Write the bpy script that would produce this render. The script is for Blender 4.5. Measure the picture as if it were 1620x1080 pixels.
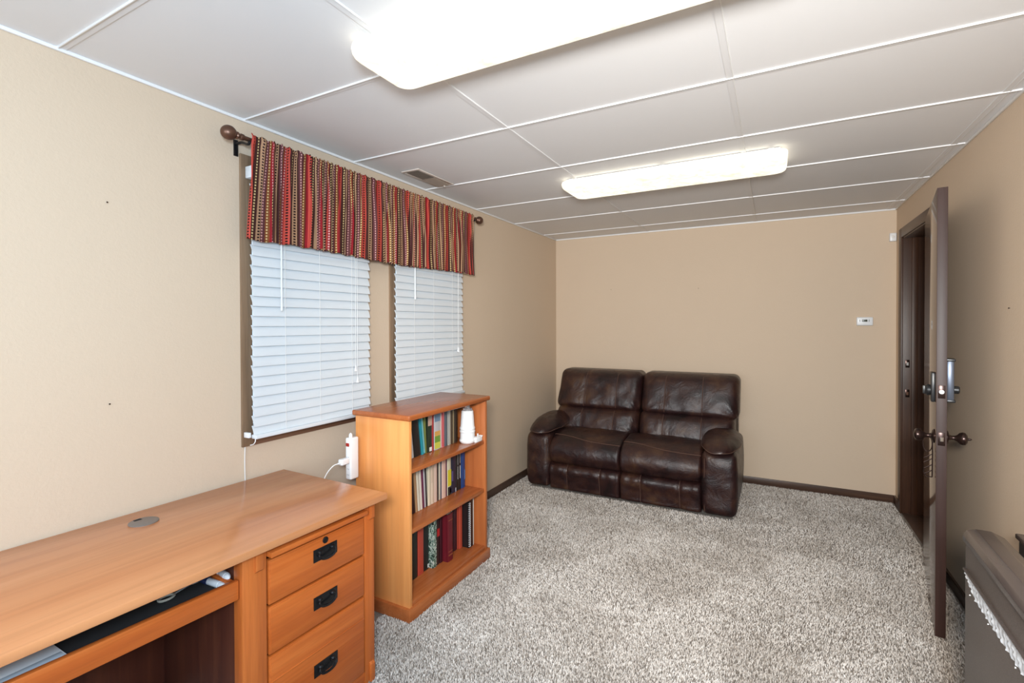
import bpy, bmesh, math, random
from mathutils import Vector, Matrix, Euler, noise
random.seed(7)
for o in list(bpy.data.objects): bpy.data.objects.remove(o)
S = bpy.context.scene
COL = S.collection
PI = math.pi
# ---------------------------------------------------------------- camera, world, lights, exposure
XL, XR, YB, YR, HC = -1.98, 0.823, 4.638, -1.9, 2.247
cd = bpy.data.cameras.new('camera'); cam = bpy.data.objects.new('camera', cd); COL.objects.link(cam)
yaw, pit, rol = .4942, .0093, -.0027
fw = Vector((-math.sin(yaw)*math.cos(pit), math.cos(yaw)*math.cos(pit), -math.sin(pit)))
rt = Vector((math.cos(yaw), math.sin(yaw), 0)); up = rt.cross(fw)
rt, up = rt*math.cos(rol)+up*math.sin(rol), up*math.cos(rol)-rt*math.sin(rol)
m = Matrix((rt, up, -fw)).transposed().to_4x4(); m.translation = Vector((0, 0, 1.375))
cam.matrix_world = m
cd.sensor_width = 36; cd.lens = 767.5/1620*36
cd.shift_y = -20/1620.0; cd.clip_start = .02
S.camera = cam
w = bpy.data.worlds.new('world'); S.world = w; w.use_nodes = True
w.node_tree.nodes['Background'].inputs[0].default_value = (.75, .87, 1, 1)
w.node_tree.nodes['Background'].inputs[1].default_value = 1.5
S.view_settings.view_transform = 'Standard'; S.view_settings.look = 'None'
S.view_settings.exposure = -.12; S.view_settings.gamma = 1; S.view_settings.use_curve_mapping = False
def area(name, loc, target, sx, sy, power, col):
    l = bpy.data.lights.new(name, 'AREA'); l.shape = 'RECTANGLE'; l.size = sx; l.size_y = sy; l.energy = power; l.color = col
    o = bpy.data.objects.new(name, l); COL.objects.link(o); o.location = loc
    o.rotation_euler = (Vector(target)-Vector(loc)).to_track_quat('-Z', 'Y').to_euler()
    return o
area('flash_light', (.22, -.30, 1.60), (-1.7, 2.1, 1.45), .34, .34, 55, (.60, .81, 1))
area('rear_fill', (-.5, -1.8, 1.4), (-.6, 3, 1.3), 1.9, 1.2, 62, (.72, .86, 1))  # added cool fill from behind the camera; no window is built there
l = bpy.data.lights.new('far_wall_fill', 'SPOT'); l.energy = 350; l.color = (1, .895, .765); l.spot_size = math.radians(92); l.spot_blend = .9; l.shadow_soft_size = .14  # added warm spot that brightens the far end of the room
o = bpy.data.objects.new('far_wall_fill', l); COL.objects.link(o); o.location = (.05, -.30, 1.62)
o.rotation_euler = (Vector((-.55, 4.6, 1.05))-Vector(o.location)).to_track_quat('-Z', 'Y').to_euler()
LAMP = 1.5

# ---------------------------------------------------------------- materials
def mat(name, col, rough=.5, metal=0, spec=.5, emit=None, es=0):
    m = bpy.data.materials.new(name); m.use_nodes = True
    b = m.node_tree.nodes['Principled BSDF']
    b.inputs['Base Color'].default_value = (*col, 1); b.inputs['Roughness'].default_value = rough
    b.inputs['Metallic'].default_value = metal; b.inputs['Specular IOR Level'].default_value = spec
    if emit: b.inputs['Emission Color'].default_value = (*emit, 1); b.inputs['Emission Strength'].default_value = es
    return m
def nd(m, t, **k):
    n = m.node_tree.nodes.new(t)
    for a, b in k.items(): setattr(n, a, b)
    return n
def lk(m, a, b): m.node_tree.links.new(a, b)
def coords(m, scale=(1, 1, 1), kind='Object', rot=(0, 0, 0)):
    tc = nd(m, 'ShaderNodeTexCoord'); mp = nd(m, 'ShaderNodeMapping')
    mp.inputs['Scale'].default_value = scale; mp.inputs['Rotation'].default_value = rot
    lk(m, tc.outputs[kind], mp.inputs[0]); return mp.outputs[0]
def ntex(m, vec, scale, detail=3, rough=.5, dist=0):
    n = nd(m, 'ShaderNodeTexNoise'); n.inputs['Scale'].default_value = scale; n.inputs['Detail'].default_value = detail
    n.inputs['Roughness'].default_value = rough; n.inputs['Distortion'].default_value = dist; lk(m, vec, n.inputs['Vector']); return n.outputs[0]
def ramp(m, fac, stops, interp='LINEAR'):
    r = nd(m, 'ShaderNodeValToRGB'); cr = r.color_ramp; cr.interpolation = interp
    while len(cr.elements) > 1: cr.elements.remove(cr.elements[-1])
    cr.elements[0].position = stops[0][0]; cr.elements[0].color = (*stops[0][1], 1)
    for p, c in stops[1:]:
        e = cr.elements.new(p); e.color = (*c, 1)
    lk(m, fac, r.inputs[0]); return r.outputs[0]
def mixc(m, fac, a, b, mode='MIX'):
    n = nd(m, 'ShaderNodeMix', data_type='RGBA', blend_type=mode)
    for s, v in ((0, fac), (6, a), (7, b)):
        if hasattr(v, 'links'): lk(m, v, n.inputs[s])
        elif isinstance(v, tuple): n.inputs[s].default_value = (*v, 1)
        else: n.inputs[s].default_value = v
    return n.outputs[2]
def mth(m, op, a, b=0):
    n = nd(m, 'ShaderNodeMath', operation=op)
    for i, v in enumerate((a, b)):
        if hasattr(v, 'links'): lk(m, v, n.inputs[i])
        else: n.inputs[i].default_value = v
    return n.outputs[0]
def bump(m, h, st=.2, dist=.01, chain=None):
    n = nd(m, 'ShaderNodeBump'); n.inputs['Strength'].default_value = st; n.inputs['Distance'].default_value = dist
    lk(m, h, n.inputs['Height'])
    lk(m, n.outputs[0], m.node_tree.nodes['Principled BSDF'].inputs['Normal'])
def setc(m, out): lk(m, out, m.node_tree.nodes['Principled BSDF'].inputs['Base Color'])
def setr(m, out): lk(m, out, m.node_tree.nodes['Principled BSDF'].inputs['Roughness'])

def wood(name, c1, c2, c3, axis='y', rough=.3, sc=1.0, streak=.5, bumps=.04):
    m = mat(name, c1, rough)
    s = {'x': (1.2, 26, 26), 'y': (26, 1.2, 26), 'z': (26, 26, 1.2)}[axis]
    v = coords(m, tuple(a*sc for a in s))
    n1 = ntex(m, v, 1.0, 5, .6, .6)
    s2 = tuple(a*3.5*sc for a in s); v2 = coords(m, s2); n2 = ntex(m, v2, 1.6, 2, .5)
    v3 = coords(m, {'x': (.8, 7, 7), 'y': (7, .8, 7), 'z': (7, 7, .8)}[axis]); n3 = ntex(m, v3, 1, 2)
    c = ramp(m, n1, [(.30, c2), (.5, c1), (.70, c3)])
    c = mixc(m, mth(m, 'MULTIPLY', ramp(m, n2, [(.45, (0, 0, 0)), (.62, (1, 1, 1))]), streak*.5), c, tuple(a*.55 for a in c2))
    c = mixc(m, .35, c, ramp(m, n3, [(.35, c2), (.65, c3)]))
    setc(m, c); bump(m, n2, bumps, .002); return m
M = {}
# wall paint with orange-peel texture
def paint(name, col, sc=90, st=.12):
    m = mat(name, col, .72, spec=.3); v = coords(m)
    n = ntex(m, v, sc, 3, .6); bump(m, n, st*1.8, .004)
    n2 = ntex(m, v, 1.2, 2); setc(m, mixc(m, mth(m, 'MULTIPLY', n2, .18), col, tuple(c*.86 for c in col))); return m
M['wall'] = paint('beige_wall_paint', (.668, .527, .392))
m = M['ceil'] = mat('ceiling_panel', (.80, .79, .79), .6, spec=.3); v = coords(m); bump(m, ntex(m, v, 160, 3), .05, .002)
M['tee'] = mat('ceiling_grid_white', (.84, .83, .82), .45)
M['tee2'] = mat('ceiling_grid_flange', (.77, .76, .76), .5)
# carpet
m = M['carpet'] = mat('carpet_pile', (.5, .45, .4), .95, spec=.1)
v = coords(m)
n1 = ntex(m, v, 240, 4, .7); n2 = ntex(m, v, 75, 3, .65, 1.2); n3 = ntex(m, v, 3.2, 3, .55, .4)
vor = nd(m, 'ShaderNodeTexVoronoi'); vor.inputs['Scale'].default_value = 130; lk(m, mixc(m, .12, v, n1), vor.inputs['Vector'])
f = mth(m, 'ADD', mth(m, 'MULTIPLY', n1, .5), mth(m, 'MULTIPLY', n2, .5))
c = ramp(m, f, [(.34, (.32, .27, .23)), (.44, (.46, .40, .35)), (.52, (.56, .50, .45)), (.64, (.66, .60, .55))])
c2 = mixc(m, mth(m, 'MULTIPLY', ramp(m, n3, [(.42, (0, 0, 0)), (.60, (1, 1, 1))]), .55), c, (.30, .255, .215), 'MULTIPLY')
c = mixc(m, .40, c, c2)
setc(m, c)
bump(m, mth(m, 'ADD', f, mth(m, 'MULTIPLY', vor.outputs[0], .5)), .9, .012)
# woods
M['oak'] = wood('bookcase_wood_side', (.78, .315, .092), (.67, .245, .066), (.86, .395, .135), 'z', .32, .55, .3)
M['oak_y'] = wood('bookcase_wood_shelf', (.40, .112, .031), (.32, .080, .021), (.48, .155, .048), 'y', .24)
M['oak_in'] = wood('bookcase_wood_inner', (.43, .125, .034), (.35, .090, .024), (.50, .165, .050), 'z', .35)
M['desk_y'] = wood('desk_wood_top', (.60, .245, .098), (.52, .188, .070), (.68, .310, .138), 'y', .20, .3)
M['desk_f'] = wood('desk_wood_front', (.54, .122, .020), (.44, .088, .014), (.62, .165, .032), 'y', .34)
M['desk_z'] = wood('desk_wood_post', (.54, .134, .026), (.45, .096, .018), (.62, .176, .038), 'z', .34)
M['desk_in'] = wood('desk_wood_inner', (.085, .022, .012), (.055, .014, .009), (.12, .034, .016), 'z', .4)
M['darkwood'] = wood('dark_trim_wood', (.055, .021, .010), (.028, .011, .006), (.090, .038, .017), 'z', .42)
M['darkwood_y'] = wood('dark_baseboard_wood', (.075, .038, .024), (.045, .022, .014), (.115, .060, .036), 'y', .4)
M['darkwood_x'] = wood('dark_header_wood', (.075, .038, .024), (.045, .022, .014), (.115, .060, .036), 'x', .4)
M['casing'] = wood('window_casing_wood', (.25, .155, .088), (.13, .075, .042), (.36, .240, .150), 'z', .45, .9, .45)
M['casing_y'] = wood('window_sill_wood', (.17, .080, .045), (.10, .045, .026), (.24, .13, .075), 'y', .45)
M['doorface'] = wood('door_veneer_gloss', (.115, .062, .036), (.085, .043, .025), (.15, .085, .05), 'z', .10, .8, .5, .01)
M['dooredge'] = wood('door_edge_wood', (.042, .019, .015), (.028, .012, .009), (.060, .029, .023), 'z', .5, 1, .4)
# plastics / metals
M['white'] = mat('white_plastic', (.82, .83, .84), .35)
M['slat'] = mat('white_blind_slat', (.70, .73, .755), .42)
M['cord'] = mat('white_cord', (.85, .85, .84), .6)
M['whitemetal'] = mat('white_painted_metal', (.80, .78, .75), .4)
M['black'] = mat('black_plastic', (.015, .015, .016), .35)
M['blackmetal'] = mat('black_forged_metal', (.022, .022, .024), .28, .6)
M['bronze'] = mat('oil_rubbed_bronze', (.045, .026, .022), .25, .7)
M['copper'] = mat('rod_brown_metal', (.16, .085, .058), .38, .75)
M['steel'] = mat('brushed_steel', (.62, .61, .60), .3, .9)
M['keypad'] = mat('grey_blue_keypad', (.10, .115, .15), .35, .5)
M['grommet'] = mat('grommet_grey_plastic', (.19, .155, .135), .45)
M['dark'] = mat('dark_void', (.01, .008, .008), .9)
M['glass'] = mat('window_glass', (.8, .9, .95), .02); M['glass'].node_tree.nodes['Principled BSDF'].inputs['Transmission Weight'].default_value = 1
M['clear'] = mat('clear_plastic', (.9, .9, .92), .08); M['clear'].node_tree.nodes['Principled BSDF'].inputs['Transmission Weight'].default_value = .8
M['red_switch'] = mat('red_rocker_switch', (.35, .02, .015), .3)
M['lcd'] = mat('grey_green_screen', (.05, .058, .042), .3)
M['greybtn'] = mat('grey_button', (.25, .27, .28), .4)
M['ventm'] = mat('vent_metal_tan', (.34, .27, .22), .45)
M['ventf'] = mat('vent_frame_tan', (.62, .55, .49), .45)
M['hall'] = mat('hall_wall_painted_dark', (.10, .085, .07), .8)  # darkness of the unlit hall is put into the wall colour
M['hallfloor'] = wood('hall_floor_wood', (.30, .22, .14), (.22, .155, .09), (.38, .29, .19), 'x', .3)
# dark glossy brown heater body
m = M['heater'] = mat('heater_brown_enamel', (.105, .082, .072), .33); v = coords(m); setc(m, ramp(m, ntex(m, v, 380, 2), [(.3, (.075, .058, .05)), (.7, (.135, .108, .095))]))
M['heattop'] = mat('heater_top_enamel', (.085, .066, .06), .22)
M['glint_metal'] = mat('painted_bright_metal', (.86, .91, .97), .28, .35)  # reflected brightness of the metal is put into this pale colour
# leather
m = M['leather'] = mat('brown_leather', (.06, .03, .022), .34, spec=.55)
v = coords(m); n1 = ntex(m, v, 5.5, 4, .62, .5); n2 = ntex(m, v, 22, 3, .6); n3 = ntex(m, v, 240, 3, .6)
c = ramp(m, n1, [(.34, (.0085, .0038, .0038)), (.46, (.024, .0080, .0075)), (.56, (.043, .0160, .0105)), (.70, (.085, .040, .019))])
setc(m, mixc(m, mth(m, 'MULTIPLY', n2, .4), c, (.016, .0060, .0075)))
setr(m, ramp(m, n2, [(.3, (.30, .30, .30)), (.7, (.44, .44, .44))]))
bump(m, mth(m, 'ADD', mth(m, 'MULTIPLY', n3, .25), mth(m, 'MULTIPLY', ntex(m, v, 9, 4, .6, 1.5), .9)), .42, .014)
M['seam'] = mat('leather_piping', (.085, .045, .034), .34)
# lamp diffuser
m = M['diffuser'] = mat('lit_acrylic_diffuser', (.40, .39, .36), .4)
v = coords(m); n = ntex(m, v, 14, 6, .75, 1.0)
b = m.node_tree.nodes['Principled BSDF']
lk(m, ramp(m, n, [(.36, (.60, .55, .42)), (.50, (.86, .79, .62)), (.62, (1, .93, .76))]), b.inputs['Emission Color']); b.inputs['Emission Strength'].default_value = LAMP
CLOTH_PERIOD = .40
# valance fabric : stripes along U (metres of cloth), dots along V
m = M['fabric'] = mat('striped_woven_fabric', (.3, .1, .08), .85, spec=.15)
uv = nd(m, 'ShaderNodeUVMap'); uv.uv_map = 'UVMap'; sp = nd(m, 'ShaderNodeSeparateXYZ'); lk(m, uv.outputs[0], sp.inputs[0])
t = mth(m, 'FRACT', mth(m, 'DIVIDE', sp.outputs[0], .0001+CLOTH_PERIOD))
coral, dkb, tan, mauve, gold, wine, brn = (.50, .070, .050), (.060, .022, .018), (.42, .240, .140), (.115, .038, .042), (.20, .060, .022), (.26, .014, .020), (.090, .033, .022)
seq = [(0, coral), (.075, dkb), (.150, tan), (.212, dkb), (.228, mauve), (.275, gold), (.320, wine), (.365, brn), (.385, dkb), (.440, tan), (.500, dkb), (.518, mauve), (.578, gold), (.625, wine), (.66, coral), (.72, dkb), (.790, tan), (.845, dkb), (.865, mauve), (.920, gold), (.962, dkb), (.972, wine)]
base = ramp(m, t, seq, 'CONSTANT')
K, W = (0, 0, 0), (1, 1, 1)
def pulses(cs, hw=.011):
    st = [(0, K)]
    for c0 in cs: st += [(c0-hw, W), (c0+hw, K)]
    return st
lightm = ramp(m, t, pulses([.118, .296, .412, .600, .760, .938], .008), 'CONSTANT')
darkm = ramp(m, t, pulses([.0375, .180, .47, .69, .8175], .012), 'CONSTANT')
pinkm = ramp(m, t, pulses([.249, .347, .545, .642, .89], .007), 'CONSTANT')
dots = mth(m, 'LESS_THAN', mth(m, 'FRACT', mth(m, 'MULTIPLY', sp.outputs[1], 82)), .55)
c = mixc(m, mth(m, 'MULTIPLY', lightm, dots), base, (.66, .49, .23))
c = mixc(m, mth(m, 'MULTIPLY', darkm, dots), c, (.022, .010, .010))
c = mixc(m, mth(m, 'MULTIPLY', pinkm, dots), c, (.62, .33, .30))
setc(m, c)
wv = mth(m, 'SINE', mth(m, 'MULTIPLY', sp.outputs[1], 2600)); bump(m, wv, .25, .001)

# ---------------------------------------------------------------- geometry helpers
def bevel_bm(bm, r, seg=2):
    if r > 0: bmesh.ops.bevel(bm, geom=bm.edges[:], offset=r, segments=seg, profile=.5, affect='EDGES', clamp_overlap=True)
def join(dst, src, mtx=None):
    me = bpy.data.meshes.new('tmp'); src.to_mesh(me); src.free()
    if mtx is not None: me.transform(mtx)
    dst.from_mesh(me); bpy.data.meshes.remove(me); return dst
def box(a, b, r=0, mtx=None, bm=None, seg=2):
    q = bmesh.new(); bmesh.ops.create_cube(q, size=1)
    a, b = Vector(a), Vector(b)
    for v in q.verts:
        v.co = Vector((a[i]+(b[i]-a[i])*(v.co[i]+.5) for i in range(3)))
    bmesh.ops.recalc_face_normals(q, faces=q.faces[:])
    bevel_bm(q, r, seg)
    return join(bm if bm is not None else bmesh.new(), q, mtx)
def rot_to(d):
    return Vector(d).normalized().to_track_quat('Z', 'Y').to_matrix().to_4x4()
def lathe(prof, loc=(0, 0, 0), axis=(0, 0, 1), n=24, bm=None):
    q = bmesh.new(); rings = []
    for r, z in prof:
        rings.append([q.verts.new((r*math.cos(2*PI*i/n), r*math.sin(2*PI*i/n), z)) for i in range(n)])
    for a, b in zip(rings, rings[1:]):
        for i in range(n): q.faces.new((a[i], a[(i+1) % n], b[(i+1) % n], b[i]))
    for rg in (rings[0], rings[-1]):
        try: q.faces.new(rg)
        except Exception: pass
    bmesh.ops.remove_doubles(q, verts=q.verts[:], dist=1e-6)
    bmesh.ops.recalc_face_normals(q, faces=q.faces[:])
    return join(bm if bm is not None else bmesh.new(), q, Matrix.Translation(loc) @ rot_to(axis))
def tube(pts, r, n=8, bm=None, closed=False):
    pts = [Vector(p) for p in pts]; q = bmesh.new(); rings = []
    N = len(pts); prev = None
    for i, p in enumerate(pts):
        if closed: d = pts[(i+1) % N]-pts[i-1]
        else: d = pts[min(i+1, N-1)]-pts[max(i-1, 0)]
        d.normalize()
        if prev is None:
            a = d.orthogonal().normalized()
        else:
            a = (prev-d*prev.dot(d)).normalized()
        prev = a; b = d.cross(a)
        rr = r[i] if isinstance(r, (list, tuple)) else r
        rings.append([q.verts.new(p+(a*math.cos(2*PI*k/n)+b*math.sin(2*PI*k/n))*rr) for k in range(n)])
    rr = list(zip(rings, rings[1:]))
    if closed: rr.append((rings[-1], rings[0]))
    for a, b in rr:
        for k in range(n): q.faces.new((a[k], a[(k+1) % n], b[(k+1) % n], b[k]))
    if not closed:
        q.faces.new(rings[0]); q.faces.new(rings[-1])
    bmesh.ops.recalc_face_normals(q, faces=q.faces[:])
    return join(bm if bm is not None else bmesh.new(), q)
def prism(pts, axis, a, b, r=0, bm=None):
    # polygon extruded along axis (0,1,2) from a to b ; pts in the two remaining axes in order
    q = bmesh.new(); oth = [i for i in range(3) if i != axis]
    def mk(p, t):
        c = [0, 0, 0]; c[oth[0]], c[oth[1]], c[axis] = p[0], p[1], t; return q.verts.new(c)
    A = [mk(p, a) for p in pts]; B = [mk(p, b) for p in pts]; n = len(pts)
    q.faces.new(A); q.faces.new(B)
    for i in range(n): q.faces.new((A[i], A[(i+1) % n], B[(i+1) % n], B[i]))
    bmesh.ops.recalc_face_normals(q, faces=q.faces[:])
    bevel_bm(q, r, 2)
    return join(bm if bm is not None else bmesh.new(), q)
def cat(pts, n=8):
    # Catmull-Rom through points
    P = [Vector(p) for p in pts]; P = [P[0]*2-P[1]]+P+[P[-1]*2-P[-2]]; out = []
    for i in range(1, len(P)-2):
        for k in range(n):
            t = k/n; a, b, c, d = P[i-1], P[i], P[i+1], P[i+2]
            out.append(.5*((2*b)+(c-a)*t+(2*a-5*b+4*c-d)*t*t+(-a+3*b-3*c+d)*t**3))
    out.append(P[-2]); return out
def wmat(o):
    m = Matrix.Identity(4)
    while o is not None:
        m = Matrix.Translation(o.location) @ o.rotation_euler.to_matrix().to_4x4() @ m; o = o.parent
    return m
def obj(name, bm, material, parent=None, local=False, smooth=True, angle=35):
    me = bpy.data.meshes.new(name)
    bm.to_mesh(me); bm.free()
    if parent is not None and not local: me.transform(wmat(parent).inverted())
    for m_ in (material if isinstance(material, (list, tuple)) else [material]): me.materials.append(m_)
    if smooth:
        for p in me.polygons: p.use_smooth = True
        me.set_sharp_from_angle(angle=math.radians(angle))
    o = bpy.data.objects.new(name, me); COL.objects.link(o)
    if parent is not None: o.parent = parent
    return o
def tag(o, label=None, cat=None, group=None, kind=None):
    if label: o['label'] = label
    if cat: o['category'] = cat
    if group: o['group'] = group
    if kind: o['kind'] = kind
    return o
def thing(name, label, cat, loc=(0, 0, 0), rz=0, group=None, kind=None):
    o = bpy.data.objects.new(name, None); COL.objects.link(o); o.location = loc; o.rotation_euler = (0, 0, rz)
    o.empty_display_size = .05
    return tag(o, label, cat, group, kind)
def struct(name, bm, m, label=None, parent=None, **k):
    o = obj(name, bm, m, parent, **k)
    if parent is None: o['kind'] = 'structure'
    if label: o['label'] = label
    if label and parent is None: o['category'] = name.split('_')[0]
    return o
def origin(o, loc):
    loc = Vector(loc); o.data.transform(Matrix.Translation(-loc)); o.location = loc; return o

# ---------------------------------------------------------------- room shell
FLOOR = struct('floor', box((XL-.1, YR-.1, -.08), (XR+.06, YB+.1, 0)), M['carpet'], 'light grey beige cut pile carpet across the whole room')
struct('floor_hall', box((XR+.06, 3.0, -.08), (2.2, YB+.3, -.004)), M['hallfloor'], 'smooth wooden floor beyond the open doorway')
struct('ceiling', box((XL-.1, YR-.1, HC), (XR+.1, YB+.1, HC+.08)), M['ceil'], 'white panelled ceiling with a thin metal grid')
# left wall with two window openings
W1, W2 = (1.30, 1.90, .90, 2.055), (2.20, 2.80, .90, 2.055)
bm = bmesh.new()
for a, b in (((XL-.14, YR-.1, 0), (XL, W1[0], HC)), ((XL-.14, W1[1], 0), (XL, W2[0], HC)), ((XL-.14, W2[1], 0), (XL, YB+.1, HC))): box(a, b, bm=bm)
for W_ in (W1, W2):
    box((XL-.14, W_[0], 0), (XL, W_[1], W_[2]), bm=bm); box((XL-.14, W_[0], W_[3]), (XL, W_[1], HC), bm=bm)
bmesh.ops.remove_doubles(bm, verts=bm.verts[:], dist=1e-5)
struct('wall_left', bm, M['wall'], 'beige painted wall with two windows', smooth=False)
struct('wall_back', box((XL, YB, 0), (XR, YB+.1, HC)), M['wall'], 'beige painted far wall behind the loveseat')
struct('wall_rear', box((XL, YR-.1, 0), (XR, YR, HC)), M['wall'], 'beige painted wall behind the camera')
D0, D1, DH = 3.58, 4.405, 1.985
bm = bmesh.new()
box((XR, YR-.1, 0), (XR+.12, D0-.02, HC), bm=bm); box((XR, D1+.02, 0), (XR+.12, YB+.1, HC), bm=bm); box((XR, D0-.02, DH+.02), (XR+.12, D1+.02, HC), bm=bm)
struct('wall_right', bm, M['wall'], 'beige painted wall with the open door', smooth=False)
bm = bmesh.new()
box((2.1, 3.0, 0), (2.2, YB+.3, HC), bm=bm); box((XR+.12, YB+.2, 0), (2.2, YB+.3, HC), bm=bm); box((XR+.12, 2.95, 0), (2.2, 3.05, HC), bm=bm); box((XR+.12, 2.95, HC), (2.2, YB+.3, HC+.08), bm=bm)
struct('wall_hall', bm, M['hall'], 'walls beyond the open doorway coloured dark for an unlit hall', smooth=False)
# baseboards
def bb(name, a, b, label, mt='darkwood_y'): struct(name, box(a, b, .003), M[mt], label)
bb('baseboard_left', (XL, YR, 0), (XL+.012, YB, .062), 'dark brown baseboard along the window wall')
bb('baseboard_back', (XL+.012, YB-.012, 0), (XR-.012, YB, .062), 'dark brown baseboard along the far wall', 'darkwood_x')
bb('baseboard_right', (XR-.012, YR, 0), (XR, D0-.085, .062), 'dark brown baseboard along the wall behind the open door')
bb('baseboard_corner', (XR-.012, D1+.085, 0), (XR, YB, .062), 'short dark brown baseboard between doorway and far corner')
# ceiling grid
n = 0
rows = [.679+.6096*k for k in range(-4, 7)]
for y in rows:
    n += 1
    bm = box((XL, y-.011, HC-.0025), (XR, y+.011, HC+.001)); o = struct('trim_%d' % n, bm, M['tee2'], 'thin white ceiling grid strip running across the room')
    struct('ridge', box((XL, y-.011, HC-.0060), (XR, y-.0068, HC-.002), .001), M['tee'], parent=o)
for x in (-1.045, -.137, .771):
    n += 1
    bm = box((x-.012, YR, HC-.0027), (x+.012, YB, HC+.001)); o = struct('trim_%d' % n, bm, M['tee2'], 'thin white ceiling grid strip running along the room')
    struct('ridge', box((x+.008, YR, HC-.0045), (x+.011, YB, HC-.002), .001), M['tee'], parent=o)
for a, b in (((XL, YR, HC-.012), (XL+.010, YB, HC)), ((XR-.010, YR, HC-.012), (XR, YB, HC)), ((XL, YB-.010, HC-.012), (XR, YB, HC))):
    n += 1; struct('trim_%d' % n, box(a, b, .002), M['tee'], 'thin white edge angle between wall and ceiling')

# carpet pile : real tufts standing on the floor, leaning in swept patches
import numpy as np
def pile():
    rs = np.random.RandomState(5); P_ = []
    for (xa, xb, ya, yb, sp) in ((-1.62, .80, 1.0, 2.3, .0046), (-1.96, .80, 2.3, 3.3, .0052), (-1.96, .80, 3.3, 4.62, .0062)):
        gx, gy = np.meshgrid(np.arange(xa, xb, sp), np.arange(ya, yb, sp))
        p = np.stack([gx.ravel(), gy.ravel()], 1); p += rs.uniform(-.5, .5, p.shape)*sp*1.3; P_.append(p)
    p = np.concatenate(P_)
    k = np.ones(len(p), bool)
    for (xa, xb, ya, yb) in ((-2, -1.468, 1.726, 2.442), (-2, -1.366, 0, 1.398), (-1.82, -.25, 3.695, 4.62), (.44, .68, 1.0, 1.99), (.68, .82, 1.0, 2.34)):
        k &= ~((p[:, 0] > xa) & (p[:, 0] < xb) & (p[:, 1] > ya) & (p[:, 1] < yb))
    k &= p[:, 0] < XR-.016
    p = p[k]; n_ = len(p)
    # sweep direction field
    ph_ = [rs.uniform(0, 6.28, 2) for _ in range(7)]; fr = [rs.uniform(-3.2, 3.2, 2) for _ in range(7)]
    f = sum(np.sin(p[:, 0]*fr[i][0]*1.6+p[:, 1]*fr[i][1]+ph_[i][0]) for i in range(7))/2.6
    th = 1.9+1.5*np.tanh(f*1.4)
    th2 = th+rs.normal(0, .95, n_)
    lean_ = np.clip(.55+.22*np.tanh(f)+rs.normal(0, .30, n_), .05, 1.25)
    ln = rs.uniform(.007, .012, n_); wd = rs.uniform(.0011, .0021, n_)
    d = np.stack([np.cos(th2)*np.sin(lean_), np.sin(th2)*np.sin(lean_), np.cos(lean_)], 1)
    d1 = np.stack([np.cos(th2)*np.sin(lean_*.5), np.sin(th2)*np.sin(lean_*.5), np.cos(lean_*.5)], 1)
    ta = rs.uniform(0, 6.28, n_); s_ = np.stack([np.cos(ta), np.sin(ta), np.zeros(n_)], 1)*wd[:, None]
    b0 = np.concatenate([p, np.zeros((n_, 1))], 1); b1 = b0+d1*ln[:, None]*.5; b2 = b1+d*ln[:, None]*.5
    V = np.stack([b0-s_, b0+s_, b1-s_*1.1, b1+s_*1.1, b2-s_*.55, b2+s_*.55], 1).reshape(-1, 3)
    F = (np.arange(n_)*6)[:, None, None]+np.array([[0, 1, 3, 2], [2, 3, 5, 4]])[None]
    F = F.reshape(-1, 4)
    me = bpy.data.meshes.new('carpet_pile'); me.vertices.add(len(V)); me.vertices.foreach_set('co', V.astype(np.float32).ravel())
    me.loops.add(F.size); me.loops.foreach_set('vertex_index', F.ravel().astype(np.int32))
    me.polygons.add(len(F)); me.polygons.foreach_set('loop_start', np.arange(0, F.size, 4, dtype=np.int32))
    me.update(calc_edges=True)
    mt = M['pile'] = mat('carpet_tuft_yarn', (.6, .55, .5), .9, spec=.1)
    g = nd(mt, 'ShaderNodeNewGeometry'); setc(mt, ramp(mt, g.outputs['Random Per Island'], [(0, (.18, .145, .12)), (.08, (.36, .31, .265)), (.20, (.59, .535, .485)), (.6, (.72, .665, .615)), (1, (.82, .775, .73))]))
    vv = coords(mt); f_ = ramp(mt, ntex(mt, vv, 2.6, 3, .6, .6), [(.40, (.80, .78, .76)), (.60, (1, 1, 1))]); setc(mt, mixc(mt, 1.0, mt.node_tree.nodes['Principled BSDF'].inputs['Base Color'].links[0].from_socket, f_, 'MULTIPLY'))
    me.materials.append(mt)
    o = bpy.data.objects.new('carpet_pile', me); COL.objects.link(o)
    o.parent = FLOOR; o['kind'] = 'stuff'; print('tufts', n_)
pile()

# ---------------------------------------------------------------- windows
def window(idx, W_, label):
    y0, y1, z0, z1 = W_; cw = .042
    o = struct('window_%d' % idx, box((XL-.004, y0-cw, z0-cw), (XL+.010, y0+.006, z1+cw), .002), M['casing'], label)
    struct('casing_side', box((XL-.004, y1-.006, z0-cw), (XL+.010, y1+cw, z1+cw), .002), M['casing'], parent=o)
    struct('casing_head', box((XL-.004, y0+.006, z1-.006), (XL+.010, y1-.006, z1+cw), .002), M['casing_y'], parent=o)
    struct('sill', box((XL-.004, y0+.006, z0-cw), (XL+.010, y1-.006, z0+.006), .002), M['casing_y'], parent=o)
    bm = bmesh.new()
    for a, b in (((y0, z0), (y0+.03, z1)), ((y1-.03, z0), (y1, z1)), ((y0, z0), (y1, z0+.03)), ((y0, z1-.03), (y1, z1)), ((y0, (z0+z1)/2-.015), (y1, (z0+z1)/2+.015))):
        box((XL-.10, a[0], a[1]), (XL-.06, b[0], b[1]), bm=bm)
    struct('sash', bm, M['white'], parent=o)
    struct('pane', box((XL-.085, y0+.02, z0+.02), (XL-.080, y1-.02, z1-.02)), M['glass'], parent=o)
    return o
window(1, W1, 'window with brown wood casing behind the nearer white blind')
window(2, W2, 'window with brown wood casing behind the farther white blind')

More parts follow.
